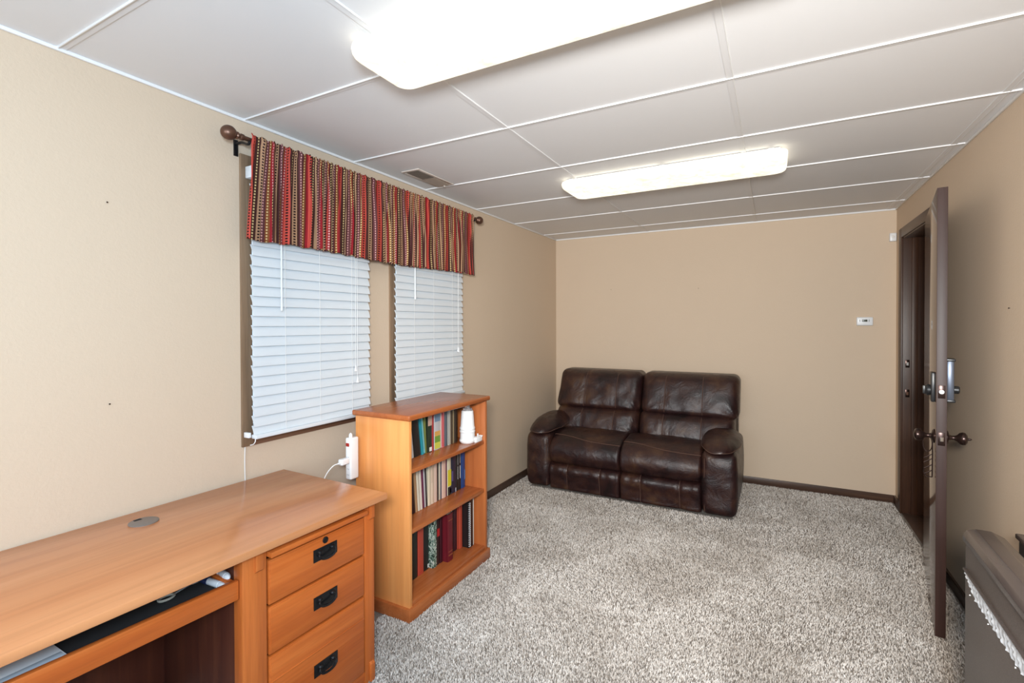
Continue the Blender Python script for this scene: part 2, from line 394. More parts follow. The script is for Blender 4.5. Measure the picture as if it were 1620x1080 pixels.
def blind(y0, y1, z0, z1, label, cords, wand_y, wl):
    xb = XL+.052
    t = thing('window_blind', label, 'blind', (xb, (y0+y1)/2, z0), group='closed white slatted blinds on the left wall')
    obj('headrail', box((XL+.012, y0, z1-.05), (xb+.012, y1, z1), .003), M['slat'], t)
    bm = bmesh.new(); pitch = .0425; z = z0+.031+pitch*24; k = 0; ang = math.radians(70)
    while z > z0+.025:
        if z > z1-.055: z -= pitch; continue
        jit = random.uniform(-.0015, .0015); a_ = ang+random.uniform(-.03, .03)
        q = bmesh.new(); n_ = 6; pts = []
        # curved slat section, lower edge towards the room
        for i in range(n_+1):
            s = -.025+.05*i/n_; crown = .0025*(1-(s/.025)**2)
            pts.append((xb-s*math.cos(a_)*1+crown*math.sin(a_), z+s*math.sin(a_)+crown*math.cos(a_)))
        back = [(p[0]-.0022, p[1]-.0012) for p in reversed(pts)]
        sag = random.uniform(-.001, .001)
        prism([(p[0], p[1]) for p in pts+back], 1, y0+jit, y1+jit, 0, bm=bm)
        z -= pitch; k += 1
    obj('slats', bm, M['slat'], t, angle=40)
    obj('bottom_rail', box((xb-.012, y0, z0), (xb+.022, y1, z0+.018), .004), M['slat'], t)
    for f in (.24, .76) if y1-y0 < .5 else (.22, .5, .80):
        yy = y0+(y1-y0)*f
        bm = box((xb+.0145, yy-.0012, z0+.01), (xb+.0155, yy+.0012, z1-.05))
        box((xb-.014, yy-.0012, z0+.01), (xb-.013, yy+.0012, z1-.05), bm=bm)
        obj('ladder_cord', bm, M['cord'], t)
    if wand_y:
        bm = lathe([(.0001, 0), (.0045, .002), (.0055, .02), (.004, .03), (.004, wl-.01), (.0001, wl)], (xb+.028, wand_y, z1-.04-wl), (0, 0, 1), 10)
        obj('tilt_wand', bm, M['slat'], t)
    for (cy, cz, dz) in cords:
        bm = tube([(xb+.024, cy, z1-.04), (xb+.025, cy+.001, (z1+cz)/2), (xb+.025, cy, cz+.02)], .0011, 6)
        obj('lift_cord', bm, M['cord'], t)
        obj('tassel', lathe([(.0015, .03), (.003, .026), (.0045, .012), (.0075, .004), (.0075, 0), (.0001, 0)], (xb+.025, cy, cz), (0, 0, 1), 12), M['white'], t)
    return t
B1 = blind(1.277, 1.945, .895, 2.045, 'white slatted blind on the nearer, left window', [(1.826, 1.135, 0), (1.838, 1.075, 0)], 1.397, .57)
B2 = blind(2.157, 2.838, .895, 2.045, 'white slatted blind on the farther window behind the bookcase', [(2.752, 1.19, 0), (2.762, 1.185, 0)], 2.30, .48)
# hold-down bracket and loose cord at the lower left corner of the first blind
o = obj('hold_down_bracket', box((XL+.012, 1.262, .90), (XL+.045, 1.274, .922), .002), M['white'], B1)
cp = cat([(XL+.060, 1.282, .905), (XL+.062, 1.280, .885), (XL+.05, 1.279, .872), (XL+.03, 1.279, .866)], 6)
obj('loose_cord', tube(cp, .002, 6), M['cord'], B1)
c_ = obj('wall_cord', tube(cat([(XL+.006, 1.272, .873), (XL+.005, 1.270, .80), (XL+.004, 1.272, .70), (XL+.004, 1.276, .50), (XL+.014, 1.28, .06)], 5), .0018, 6), M['cord'])
tag(c_, 'thin pale cord hanging down the wall from the blind corner behind the desk', 'cord')

# ---------------------------------------------------------------- curtain rod + valance
RX, RZ, RY0, RY1 = XL+.085, 2.135, 1.225, 2.955
rod = thing('curtain_rod', 'brown metal curtain rod with round ball finials above the windows', 'curtain rod', (RX, (RY0+RY1)/2, RZ))
obj('pole', tube([(RX, RY0, RZ), (RX, RY1, RZ)], .009, 14), M['copper'], rod)
for yy, s in ((RY0, -1), (RY1, 1)):
    pr_ = [(.0001, .0), (.011, .0), (.013, .004), (.013, .014), (.009, .017), (.009, .022), (.014, .025), (.0155, .030), (.012, .036)]
    for i in range(13):
        a = -PI/2+.45+(PI-.45)*i/12
        pr_.append((max(.0001, .0285*math.cos(a)), .062+.030*math.sin(a)))
    obj('finial', lathe(pr_, (RX, yy, RZ), (0, s, 0), 24), M['copper'], rod)
for yy in (RY0+.018, RY1-.018):
    bm = box((XL, yy-.009, RZ-.055), (XL+.006, yy+.009, RZ+.012), .001)
    tube(cat([(XL+.004, yy, RZ-.004), (XL+.045, yy, RZ-.006), (RX, yy, RZ-.020), (RX+.012, yy, RZ-.010)], 5), .006, 8, bm=bm)
    obj('bracket', bm, M['blackmetal'], rod)
def valance():
    y0, y1 = 1.247, 2.925; L = y1-y0; NU, NV = 1500, 26
    bm = bmesh.new(); uvl = bm.loops.layers.uv.new('UVMap')
    rnd = random.Random(3)
    # irregular pleat phase along the rod
    ph = []; y = 0; a = rnd.random()*2
    for i in range(NU+1):
        s = i/NU; a += L/NU*2*PI/(.040+.010*math.sin(s*19)+.012*math.sin(s*47+1)); ph.append(a)
    amp = [.0135+.005*math.sin(i/NU*31)+.003*math.sin(i/NU*77+2) for i in range(NU+1)]
    def P(i, v):
        # v : 0 top of the header ... 1 bottom hem
        s = i/NU; spread = .35+.65*min(1, max(0, (v-.12)/.45))
        g = math.sin(ph[i]); g2 = math.sin(ph[i]*.5+.8+1.2*v)
        g3 = noise.noise(Vector((s*24, v*1.3, 3)))
        x = RX+.012+.004*v+amp[i]*spread*g+.009*spread*g2*v+.012*g3*v
        yy = y0+s*L+.010*math.cos(ph[i])*spread+.012*(noise.noise(Vector((s*18, v*.9, 8))))*v*2
        top, bot = RZ+.022+.003*math.sin(ph[i]*1.0+1)+.002*math.sin(ph[i]*2.3), 1.722+.006*math.sin(s*9)+.004*math.sin(ph[i]*.5)
        if v < .09:
            # header ruffle and rod pocket swell
            x += .004*math.sin(v/.09*PI)
        if v < .03: x -= .004
        yy -= .030*v*(1-s)**3
        return Vector((max(x, RX+.0105), yy, top+(bot-top)*v))
    vs = [0, .012, .03, .045, .06, .08, .10, .13, .17]+[.17+.83*(k+1)/(NV-8) for k in range(NV-8)]
    us = [0.0]
    for i in range(1, NU+1): us.append(us[-1]+(P(i, .6)-P(i-1, .6)).length)
    print('cloth', us[-1]); us = [u*2.9/us[-1] for u in us]
    grid = [[bm.verts.new(P(i, v)) for v in vs] for i in range(NU+1)]
    for i in range(NU):
        for j in range(len(vs)-1):
            f = bm.faces.new((grid[i][j], grid[i+1][j], grid[i+1][j+1], grid[i][j+1]))
            for lp, (ii, jj) in zip(f.loops, ((i, j), (i+1, j), (i+1, j+1), (i, j+1))):
                lp[uvl].uv = (us[ii], vs[jj]*.42)
    return bm
vb = valance()
o = obj('valance', vb, M['fabric'], None, angle=80)
md = o.modifiers.new('thick', 'SOLIDIFY'); md.thickness = .0012; md.offset = 0
tag(o, 'gathered valance in red, tan and brown stripes hanging over both windows', 'curtain')
origin(o, (RX, 2.08, 1.722))

# ---------------------------------------------------------------- ceiling lights
def rrect(cx, cy, hx, hy, r, z, n=8):
    out = []
    for (sx, sy, a0) in ((1, 1, 0), (-1, 1, PI/2), (-1, -1, PI), (1, -1, 3*PI/2)):
        for i in range(n+1):
            a = a0+PI/2*i/n
            out.append((cx+sx*(hx-r)+r*math.cos(a), cy+sy*(hy-r)+r*math.sin(a), z))
    return out
def loft(rings, cap0=True, cap1=True, bm=None):
    q = bmesh.new(); R_ = [[q.verts.new(p) for p in r] for r in rings]; n = len(rings[0])
    for a, b in zip(R_, R_[1:]):
        for i in range(n): q.faces.new((a[i], a[(i+1) % n], b[(i+1) % n], b[i]))
    if cap0: q.faces.new(R_[0])
    if cap1: q.faces.new(R_[-1])
    bmesh.ops.recalc_face_normals(q, faces=q.faces[:])
    return join(bm if bm is not None else bmesh.new(), q)
def fixture(x0, x1, y0, y1, label):
    cx, cy, hx, hy = (x0+x1)/2, (y0+y1)/2, (x1-x0)/2, (y1-y0)/2
    t = thing('ceiling_light', label, 'ceiling light', (cx, cy, HC), group='long fluorescent ceiling lights')
    obj('base_pan', box((x0+.03, y0+.03, HC-.028), (x1-.03, y1-.03, HC-.004), .003), M['whitemetal'], t)
    prof = [(-.010, .018), (0, .021), (.002, .032), (.000, .045), (-.004, .054), (-.010, .060), (-.020, .064), (-.045, .066)]
    rings = [rrect(cx, cy, hx+d, hy+d, .045 if d > -.03 else .03, HC-z, 8) for d, z in prof]
    obj('diffuser', loft(rings, True, True), M['diffuser'], t, angle=60)
    for fx in (.06, .5, .94):
        for sy in (-1, 1):
            xx = x0+(x1-x0)*fx; yy = cy+sy*(hy-.012)
            obj('clip', box((xx-.014, yy-.012, HC-.026), (xx+.014, yy+.012, HC-.012), .002), M['whitemetal'], t)
    return t
fixture(-1.142, .08, 1.062, 1.330, 'long lit ceiling light nearest the viewer, cut off by the top edge')
fixture(-1.128, .060, 2.700, 3.015, 'long lit ceiling light farther back, in full view near the loveseat')

# ceiling vent
t = thing('ceiling_vent', 'small tan rectangular air vent in the ceiling beside the valance', 'vent', (-1.80, 2.31, HC))
vx0, vx1, vy0, vy1 = -1.862, -1.738, 2.135, 2.475
bm = bmesh.new()
for a, b in (((vx0, vy0), (vx1, vy0+.018)), ((vx0, vy1-.018), (vx1, vy1)), ((vx0, vy0+.018), (vx0+.018, vy1-.018)), ((vx1-.018, vy0+.018), (vx1, vy1-.018))):
    box((a[0], a[1], HC-.009), (b[0], b[1], HC-.003), .001, bm=bm)
obj('frame', bm, M['ventf'], t)
obj('backing', box((vx0+.012, vy0+.012, HC-.0045), (vx1-.012, vy1-.012, HC-.0030)), M['dark'], t)
bm = bmesh.new()
for i in range(9):
    x = vx0+.024+i*.0096
    for (ya, yb, s) in ((vy0+.018, (vy0+vy1)/2-.003, 1), ((vy0+vy1)/2+.003, vy1-.018, -1)):
        box((-.0045, ya, -.0006), (.0045, yb, .0006), 0, Matrix.Translation((x, 0, HC-.0085)) @ Matrix.Rotation(s*.75, 4, 'Y'), bm=bm)
box((vx0+.018, (vy0+vy1)/2-.003, HC-.011), (vx1-.018, (vy0+vy1)/2+.003, HC-.006), bm=bm)
obj('louvres', bm, M['ventm'], t)
obj('damper_lever', box((-1.80, vy1-.022, HC-.020), (-1.794, vy1-.010, HC-.007), .001), M['ventf'], t)

# ---------------------------------------------------------------- door frame and open door
def trimo(nm, a, b, mt='darkwood', label=''): return struct(nm, box(a, b, .003), M[mt], label)
n += 1; fr = trimo('trim_%d' % n, (XR-.014, D1+.008, 0), (XR+.002, D1+.085, DH+.075), 'darkwood', 'dark brown door frame and casing of the open doorway')
struct('casing_near', box((XR-.014, D0-.085, 0), (XR+.002, D0-.008, DH+.075), .003), M['darkwood'], parent=fr)
struct('casing_head', box((XR-.014, D0-.008, DH+.008), (XR+.002, D1+.008, DH+.075), .003), M['darkwood_y'], parent=fr)
struct('jamb_far', box((XR-.004, D1, 0), (XR+.135, D1+.019, DH+.019), .002), M['darkwood'], parent=fr)
struct('jamb_near', box((XR-.004, D0-.019, 0), (XR+.135, D0, DH+.019), .002), M['darkwood'], parent=fr)
struct('jamb_head', box((XR-.004, D0, DH), (XR+.135, D1, DH+.019), .002), M['darkwood_y'], parent=fr)
struct('door_stop_strip', box((XR+.046, D1-.012, 0), (XR+.08, D1+.001, DH), .002), M['darkwood'], parent=fr)
struct('threshold', box((XR-.004, D0, -.002), (XR+.135, D1, .008), .002), M['darkwood_y'], parent=fr)
for zz in (1.085, .872):
    bm = bmesh.new()
    box((XR+.012, D1-.0015, zz-.028), (XR+.036, D1+.001, zz+.028), .0008, bm=bm)
    s_ = struct('strike_plate', bm, M['bronze'], parent=fr)
    struct('strike_hole', box((XR+.018, D1-.0022, zz-.012), (XR+.030, D1-.0012, zz+.010)), M['steel'] if zz > 1 else M['copper'], parent=fr)
# leaf, local frame: hinge line at origin, +x local along the leaf towards the latch edge, +y local = side facing the room
LW, LT, LH = .845, .036, 1.948
hinge = Vector((.757, 3.545, .012)); free = Vector((.622, 2.722, .012))
ang = math.atan2(free.y-hinge.y, free.x-hinge.x)
LW = (free-hinge).length
door = thing('door_1', 'open dark brown glossy door standing nearly parallel to the right wall', 'door', hinge, ang, kind='structure')
# local +y points to: rotate +x by 90 deg -> (-sin, cos): ang ~ -99deg => +y local = (+x world) i.e. wall side; room side is -y
bm = box((0, 0, 0), (LW-.003, LT, LH), .0012)
obj('leaf', bm, M['doorface'], door, local=True)
obj('leaf_edge', box((LW-.0035, .0005, .001), (LW, LT-.0005, LH-.001), .0008), M['dooredge'], door, local=True)
zk, zb = .862, 1.066
def knob(y0, s, nm='door_knob'):
    pf = [(.0001, 0), (.030, 0), (.031, .004), (.026, .009), (.012, .012), (.0095, .020), (.0095, .030), (.014, .038), (.024, .046), (.0275, .056), (.026, .064), (.018, .070), (.006, .0725), (.0001, .073)]
    return obj(nm, lathe(pf, (LW-.065, y0, zk), (0, s, 0), 28), M['bronze'], door, local=True)
knob(0, -1)
k2 = knob(LT, 1)
obj('key_tip', lathe([(.005, 0), (.005, .008), (.0001, .014)], (LW-.065, LT+.072, zk), (0, 1, 0), 10), M['bronze'], door, local=True)
obj('latch_plate', box((LW-.0005, .006, zk-.028), (LW+.0016, LT-.006, zk+.028), .0007), M['bronze'], door, local=True)
bm = prism([(LW, LT/2-.006), (LW+.011, LT/2-.004), (LW+.004, LT/2+.007), (LW, LT/2+.007)], 2, zk-.009, zk+.009, .001)
obj('latch_bolt', bm, M['steel'], door, local=True)
obj('deadbolt_plate', box((LW-.0005, .006, zb-.028), (LW+.0016, LT-.006, zb+.028), .0007), M['bronze'], door, local=True)
obj('deadbolt', lathe([(.0085, 0), (.0085, .004), (.0035, .0042), (.0030, .0030), (.0001, .0030)], (LW+.0012, LT/2, zb), (1, 0, 0), 20), M['steel'], door, local=True)
# inside turn-piece on the room side
bm = box((LW-.105, -.016, zb-.050), (LW-.030, 0, zb+.080), .005)
obj('lock_backplate', bm, M['black'], door, local=True)
bm = lathe([(.0001, 0), (.024, 0), (.025, .010), (.020, .018), (.0001, .018)], (LW-.068, -.016, zb), (0, -1, 0), 20)
box((LW-.073, -.042, zb-.018), (LW-.063, -.030, zb+.018), .002, bm=bm)
obj('thumb_turn', bm, M['black'], door, local=True)
# keypad housing on the wall side
obj('keypad_housing', box((LW-.110, LT, zb-.040), (LW-.038, LT+.026, zb+.135), .006), M['keypad'], door, local=True)
obj('keypad_cap', box((LW-.112, LT, zb-.048), (LW-.036, LT+.030, zb-.036), .003), M['black'], door, local=True)
obj('keypad_cap', box((LW-.112, LT, zb+.130), (LW-.036, LT+.030, zb+.142), .003), M['black'], door, local=True)
obj('key_cylinder', lathe([(.0001, 0), (.017, 0), (.017, .016), (.013, .020), (.0001, .020)], (LW-.074, LT+.026, zb+.005), (0, 1, 0), 20), M['black'], door, local=True)
for zz in (.22, .98, 1.74):
    obj('hinge', lathe([(.0001, 0), (.007, 0), (.007, .09), (.0001, .09)], (-.004, LT+.004, zz), (0, 0, 1), 12), M['bronze'], door, local=True)
# decorative hanger on the room-side knob
bm = bmesh.new()
hx, hy = LW-.065, -.024
ring = [(hx+.002, hy+.016*math.sin(a), zk-.036+.036*math.cos(a)+.0) for a in [2*PI*i/24 for i in range(24)]]
tube(ring, .0022, 6, closed=True, bm=bm)
tube([(hx, hy+.016, zk-.02), (hx, hy+.017, zk-.085), (hx, hy+.016, zk-.185)], .0024, 6, bm=bm)
for dz, ln in ((.088, .026), (.108, .030), (.135, .026), (.160, .03)):
    tube([(hx, hy+.016, zk-dz+.006), (hx, hy+.0, zk-dz-.006), (hx, hy-.012, zk-dz-.014)], .0022, 6, bm=bm)
tube([(hx, hy-.012, zk-.150), (hx, hy-.013, zk-.166), (hx, hy-.004, zk-.184), (hx, hy+.016, zk-.185)], .0024, 6, bm=bm)
bm.transform(wmat(door))
o = obj('door_hanger', bm, M['bronze']); origin(o, wmat(door) @ Vector((hx, hy, zk-.19)))
tag(o, 'small dark openwork hanger with a ring hanging under the left door knob', 'hanger')
# spring door stop on the floor by the right wall
t = thing('door_stop', 'tiny white tipped door stop low beside the dark brown heater', 'door stop', (XR-.012, 2.80, .03))
obj('spring', tube([(XR-.012-.005*i*.2, 2.80+.004*math.cos(i*1.3), .030+.004*math.sin(i*1.3)) for i in range(50)], .0012, 6), M['steel'], t)
obj('rubber_tip', lathe([(.0001, 0), (.008, 0), (.009, .006), (.007, .016), (.0001, .016)], (XR-.060, 2.80, .030), (-1, 0, 0), 14), M['white'], t)

# ---------------------------------------------------------------- small wall devices
t = thing('thermostat', 'small white wall thermostat with a dark screen on the far wall', 'thermostat', (.624, YB, 1.357))
obj('cover', box((.572, YB-.026, 1.358), (.678, YB, 1.424), .008, seg=3), M['white'], t)
obj('screen', box((.606, YB-.0275, 1.388), (.641, YB-.024, 1.404), .0006), M['lcd'], t)
for x in (.593, .651): obj('button', box((x-.0025, YB-.0280, 1.388), (x+.0025, YB-.024, 1.404), .0006), M['greybtn'], t)
t = thing('alarm_sensor', 'small white square sensor high in the corner above the doorway', 'sensor', (.800, YB, 2.0))
obj('housing', box((.776, YB-.030, 1.997), (.819, YB, 2.060), .006, seg=3), M['white'], t)
obj('lens', lathe([(.0001, 0), (.011, 0), (.009, .003), (.0001, .005)], (.797, YB-.029, 2.030), (0, -1, 0), 18), M['whitemetal'], t)
for (p, ax, lab) in (((XL, .796, 1.79), (1, 0, 0), 'tiny nail high on the left wall beside the curtain rod'), ((XL, .797, 1.109), (1, 0, 0), 'tiny nail low on the left wall above the desk'),
                 ((-1.396, YB, 1.711), (0, -1, 0), 'tiny dark nail in the far wall over the left half of the loveseat'), ((-.594, YB, 1.694), (0, -1, 0), 'tiny dark nail in the far wall over the right half of the loveseat'),
                 ((XR, 2.621, 1.434), (-1, 0, 0), 'small bent nail in the right wall beside the open door')):
    o = obj('nail', lathe([(.0001, -.004), (.0012, -.004), (.0012, .003), (.0028, .004), (.0024, .005), (.0001, .0055)], p, ax, 10), M['bronze'])
    tag(o, lab, 'nail', 'nails left in the walls'); origin(o, p)

# ---------------------------------------------------------------- leather loveseat
SOF = thing('loveseat', 'dark brown leather reclining loveseat against the far wall', 'sofa', (-1.03, 4.1, 0))
L_ = M['leather']
def rbox(a, b, r, n=26, warp=None):
    a, b = Vector(a), Vector(b); c = (a+b)/2; h = (b-a)/2
    q = bmesh.new(); bmesh.ops.create_cube(q, size=2)
    bmesh.ops.subdivide_edges(q, edges=q.edges[:], cuts=n, use_grid_fill=True)
    hh = Vector((h.x-r, h.y-r, h.z-r))
    for v in q.verts:
        u = v.co.copy()
        # denser sampling near the corners
        p = Vector((math.sin(u[i]*PI/2)*.5+u[i]*.5 for i in range(3)))
        p = Vector((p[i]*h[i] for i in range(3)))
        inner = Vector((max(-hh[i], min(hh[i], p[i])) for i in range(3)))
        d = p-inner
        if d.length > 1e-9: p = inner+d.normalized()*r
        g = Vector((p[i]/h[i] for i in range(3)))
        w_ = c+p
        if warp: w_ = warp(w_, g)
        v.co = w_
    bmesh.ops.recalc_face_normals(q, faces=q.faces[:])
    return q
def gro(x, x0, w_): return math.exp(-((x-x0)/w_)**2)
XA0, XA1 = -1.842, -.225          # outer arm faces
XS0, XM, XS1 = -1.632, -1.045, -.455   # seats
# rear frame / base
obj('frame', box((XA0+.03, 3.80, .02), (XA1-.03, 4.46, .40), .02), L_, SOF)
obj('back_shell', rbox((XA0+.07, 4.38, .10), (XA1-.03, 4.56, .91), .05, 14, lambda p, g: Vector((p.x, p.y-.0*(1-g.z), p.z))), L_, SOF)
def fold(p, k=1.0, sc=9): return 1.35*(noise.noise(Vector((p.x*sc, p.y*sc*.6, p.z*sc)))*.006+noise.noise(Vector((p.x*26, p.y*14, p.z*20)))*.002)*k
def seat(x0, x1, seams, nm):
    # profile (y,z) from the back over the front edge to the pinch line
    prof = cat([(4.30, .425, 0), (4.12, .452, 0), (3.98, .470, 0), (3.85, .466, 0), (3.755, .440, 0), (3.700, .402, 0), (3.668, .355, 0), (3.664, .300, 0), (3.690, .250, 0), (3.735, .218, 0), (3.80, .200, 0)], 6)
    NU = 48; q = bmesh.new(); G = []
    NP = len(prof)
    def pt(u, j):
        x = x0+(x1-x0)*u; e = abs(2*u-1); p = prof[j]; 
        t_ = prof[min(j+1, NP-1)]-prof[max(j-1, 0)]; nrm = Vector((0, t_.y, -t_.x)).normalized()   # (x,y->z) handled below
        ny, nz = t_.y, -t_.x; l_ = math.hypot(ny, nz); ny, nz = -ny/l_*-1, nz/l_*1
        # inward direction = towards the seat centre
        cy, cz = 3.98, .32; iy, iz = cy-p.x, cz-p.y; il = math.hypot(iy, iz); iy, iz = iy/il, iz/il
        fall = .015*max(0, (e-.93)/.07)**2.4
        bul = -.010*(1-e*e)
        d = fall+bul+fold(Vector((x, p.x, p.y)), .8)
        return Vector((x, p.x+iy*d, p.y+iz*d))
    for i in range(NU+1):
        u = i/NU; u = .5+.5*math.sin((u-.5)*PI)*.55+(u-.5)*.45
        G.append([q.verts.new(pt(u, j)) for j in range(NP)])
    for i in range(NU):
        for j in range(NP-1): q.faces.new((G[i][j], G[i+1][j], G[i+1][j+1], G[i][j+1]))
    for col in (G[0], G[-1]): q.faces.new(col)
    q.faces.new([g[0] for g in G]+[g[-1] for g in reversed(G)])
    bmesh.ops.recalc_face_normals(q, faces=q.faces[:])
    s_ = obj('seat_cushion', q, L_, SOF, angle=60)
    # stitched seam across the front edge: sweeps down towards the right side
    pts = []
    for i in range(41):
        u = .01+.98*i/40; js = 22+5.0*(1/(1+math.exp(-(u-.38)*9)))
        j = int(js); f = js-j; a, b = pt(u, j), pt(u, min(j+1, NP-1)); p = a.lerp(b, f)
        cy, cz = 3.98, .32; d = Vector((0, p.y-cy, p.z-cz)).normalized(); pts.append(p+d*.001)
    obj('piping', tube(pts, .0042, 6), M['seam'], s_)
    return s_
def footrest(x0, x1, seams):
    prof = cat([(3.80, .222, 0), (3.745, .228, 0), (3.700, .222, 0), (3.672, .200, 0), (3.663, .165, 0), (3.672, .115, 0), (3.680, .06, 0), (3.690, .022, 0), (3.76, .020, 0)], 6)
    NU = 60; NP = len(prof); q = bmesh.new(); G = []
    def pt(u, j):
        x = x0+(x1-x0)*u; e = abs(2*u-1); p = prof[j]
        fall = .013*max(0, (e-.95)/.05)**2.2
        puff = math.exp(-((p.y-.2)/.05)**2)
        g_ = sum(gro(x, s, .011) for s in seams)
        wr = .004*puff*math.sin(x*70)*gro(x, x0+.07, .09)+.004*puff*math.sin(x*80)*gro(x, x1-.07, .08)
        d = fall+.010*min(1, g_)-.009*puff*(1-e**4)+wr+fold(Vector((x, p.x+2, p.y)), .8)
        return Vector((x, p.x+d, p.y-fall*.5*puff))
    for i in range(NU+1):
        u = i/NU; G.append([q.verts.new(pt(u, j)) for j in range(NP)])
    for i in range(NU):
        for j in range(NP-1): q.faces.new((G[i][j], G[i+1][j], G[i+1][j+1], G[i][j+1]))
    q.faces.new(G[0]); q.faces.new(G[-1]); q.faces.new([g[0] for g in G]+[g[-1] for g in reversed(G)])
    bmesh.ops.recalc_face_normals(q, faces=q.faces[:])
    s_ = obj('footrest_panel', q, L_, SOF, angle=60)
    for s in seams:
        u = (s-x0)/(x1-x0)
        obj('piping', tube([pt(u, j)+Vector((0, -.001, 0)) for j in range(8, NP-6, 2)], .0035, 6), M['seam'], s_)
    return s_
seat(XS0, XM-.003, [], 'l'); seat(XM+.003, XS1, [], 'r')
footrest(XS0, XM-.003, [-1.478, -1.205]); footrest(XM+.003, XS1, [-.885, -.600])
def lean(z): return 4.085+.20*max(0, (z-.42))/.53
def backrest(x0, x1, seams, side):
    root = obj('backrest', box((x0+.03, 4.24, .42), (x1-.03, 4.44, .90), .03), L_, SOF)
    def mk(z0, z1, nm, bulge, y_off, xa, xb):
        zc = (z0+z1)/2
        def warp(p, g):
            f = max(0, -g.y)
            e = (1-g.x**6)*(1-g.z**4)
            y = p.y+lean(p.z)-4.085
            y -= bulge*f*e
            y += .009*f*min(1, sum(gro(p.x, s, .008) for s in seams))
            # pinched tufts towards the crease ends
            y += .020*f*gro(p.x, xb-.02, .05)*gro(p.z, z0+.02, .05)+.014*f*gro(p.x, xa+.02, .04)*gro(p.z, z0+.02, .05)
            # radiating wrinkles near the lower corners
            for cx, k in ((xb, 1), (xa, .8)):
                dx, dz = p.x-cx, p.z-z0; r_ = math.hypot(dx, dz)+.001; a_ = math.atan2(dz, dx)
                y += .0045*k*f*math.sin(a_*11)*math.exp(-((r_-.09)/.07)**2)
            y += fold(Vector((p.x, p.z, 4)), 1.3)*f
            x = p.x
            if side < 0 and p.x < (x0+x1)/2: x -= .035*max(0, (.78-p.z))/.3*g.x*g.x
            return Vector((x, y, p.z))
        o = obj(nm, rbox((xa, 4.085+y_off, z0), (xb, 4.31, z1), .055, 40, warp), L_, root, angle=70)
        for s in seams:
            pts = []
            for i in range(17):
                z = z0+.03+(z1-z0-.05)*i/16; gz = (z-zc)/((z1-z0)/2); gx = (s-(x0+x1)/2)/((x1-x0)/2)
                e = (1-gx**6)*(1-gz**4)
                rr = max(0, abs(z-zc)-((z1-z0)/2-.055)); cor = .055-math.sqrt(max(0, .055**2-rr*rr))
                pts.append((s, 4.085+y_off+lean(z)-4.085-bulge*e+.0035+cor+fold(Vector((s, z, 4)), 1.3)-.0015, z))
            tube_o = obj('piping', tube(pts, .0034, 6), M['seam'], o)
        return o
    mk(.610, .955, 'headrest_pillow', .040, .0, x0, x1)
    mk(.415, .640, 'lumbar_pillow', .045, -.010, x0+(.035 if side < 0 else .0), x1-(.03 if side > 0 else .0))
backrest(-1.775, -1.012, [-1.505, -1.215], -1)
backrest(-1.004, -.236, [-.800, -.505], 1)
def arm(x0, x1, side):
    xc = (x0+x1)/2
    def warp(p, g):
        f = max(0, -g.y)
        y = p.y-.012*f*(1-g.x**2)*(1-abs(g.z)**3)+fold(p, .8)
        x = p.x+.012*g.x*(1-g.z**2)-.0
        z = p.z
        if g.z > 0: y += .030*f*g.z**6
        return Vector((x, y, z))
    o = obj('armrest', rbox((x0, 3.672, .018), (x1, 4.50, .470), .045, 26, warp), L_, SOF, angle=70)
    xi = x1-.018 if side < 0 else x0+.018
    pts = [(xi, 3.676+.004*math.cos(z*7), z) for z in [.04+.02*i for i in range(20)]]
    obj('piping', tube(pts, .0038, 6), M['seam'], o)
    # lens shaped pad on top
    px0, px1 = (x0-.022, x1+.040) if side < 0 else (x0-.030, x1+.022)
    xc = (px0+px1)/2; hx = (px1-px0)/2; y0, y1 = 3.640, 4.27; yc = (y0+y1)/2; hy = (y1-y0)/2
    def outline(a):
        # blunt almond outline, the front narrower than the rear
        ca, sa = math.cos(a), math.sin(a)
        k = (abs(ca)**2.6+abs(sa)**2.6)**(-1/2.6)
        x_, y_ = k*ca, k*sa
        if y_ < 0: x_ *= 1-.16*y_*y_
        return xc+hx*x_, yc+hy*y_
    def zbase(y): t_ = min(1, max(0, (y-y0)/.5)); return .474+(.040 if side < 0 else .024)*t_
    HT = .086 if side < 0 else .074
    q = bmesh.new(); NA, NR = 72, 12; top_c = q.verts.new((xc, yc, zbase(yc)+HT)); bot_c = q.verts.new((xc, yc, zbase(yc)-.04))
    rt_, rb_ = [], []
    for r in range(1, NR+1):
        f = math.sin(r/NR*PI/2); a_row, b_row = [], []
        for k in range(NA):
            a = 2*PI*k/NA; ox, oy = outline(a); x_ = xc+(ox-xc)*f; y_ = yc+(oy-yc)*f
            h = (1-f**2.6)**.62
            wr = fold(Vector((x_*1.4, y_*1.4, 1)), 1.2)+.003*h*math.sin(a*17)*math.exp(-((f-.85)/.12)**2)
            a_row.append(q.verts.new((x_, y_, zbase(y_)+HT*h+wr)))
            if r < NR: b_row.append(q.verts.new((x_, y_, zbase(y_)-.040*h)))
            else: b_row.append(a_row[-1])
        rt_.append(a_row); rb_.append(b_row)
    for rows_, c0 in ((rt_, top_c), (rb_, bot_c)):
        for k in range(NA): q.faces.new((c0, rows_[0][k], rows_[0][(k+1) % NA]))
        for r in range(NR-1):
            for k in range(NA): q.faces.new((rows_[r][k], rows_[r+1][k], rows_[r+1][(k+1) % NA], rows_[r][(k+1) % NA]))
    edge = [v.co.copy() for v in rt_[-1]]
    bmesh.ops.recalc_face_normals(q, faces=q.faces[:])
    pad = obj('arm_pad', q, L_, o, angle=75)
    obj('piping', tube(edge, .0036, 6, closed=True), M['seam'], pad)
arm(XA0, -1.640, -1); arm(-.448, XA1, 1)

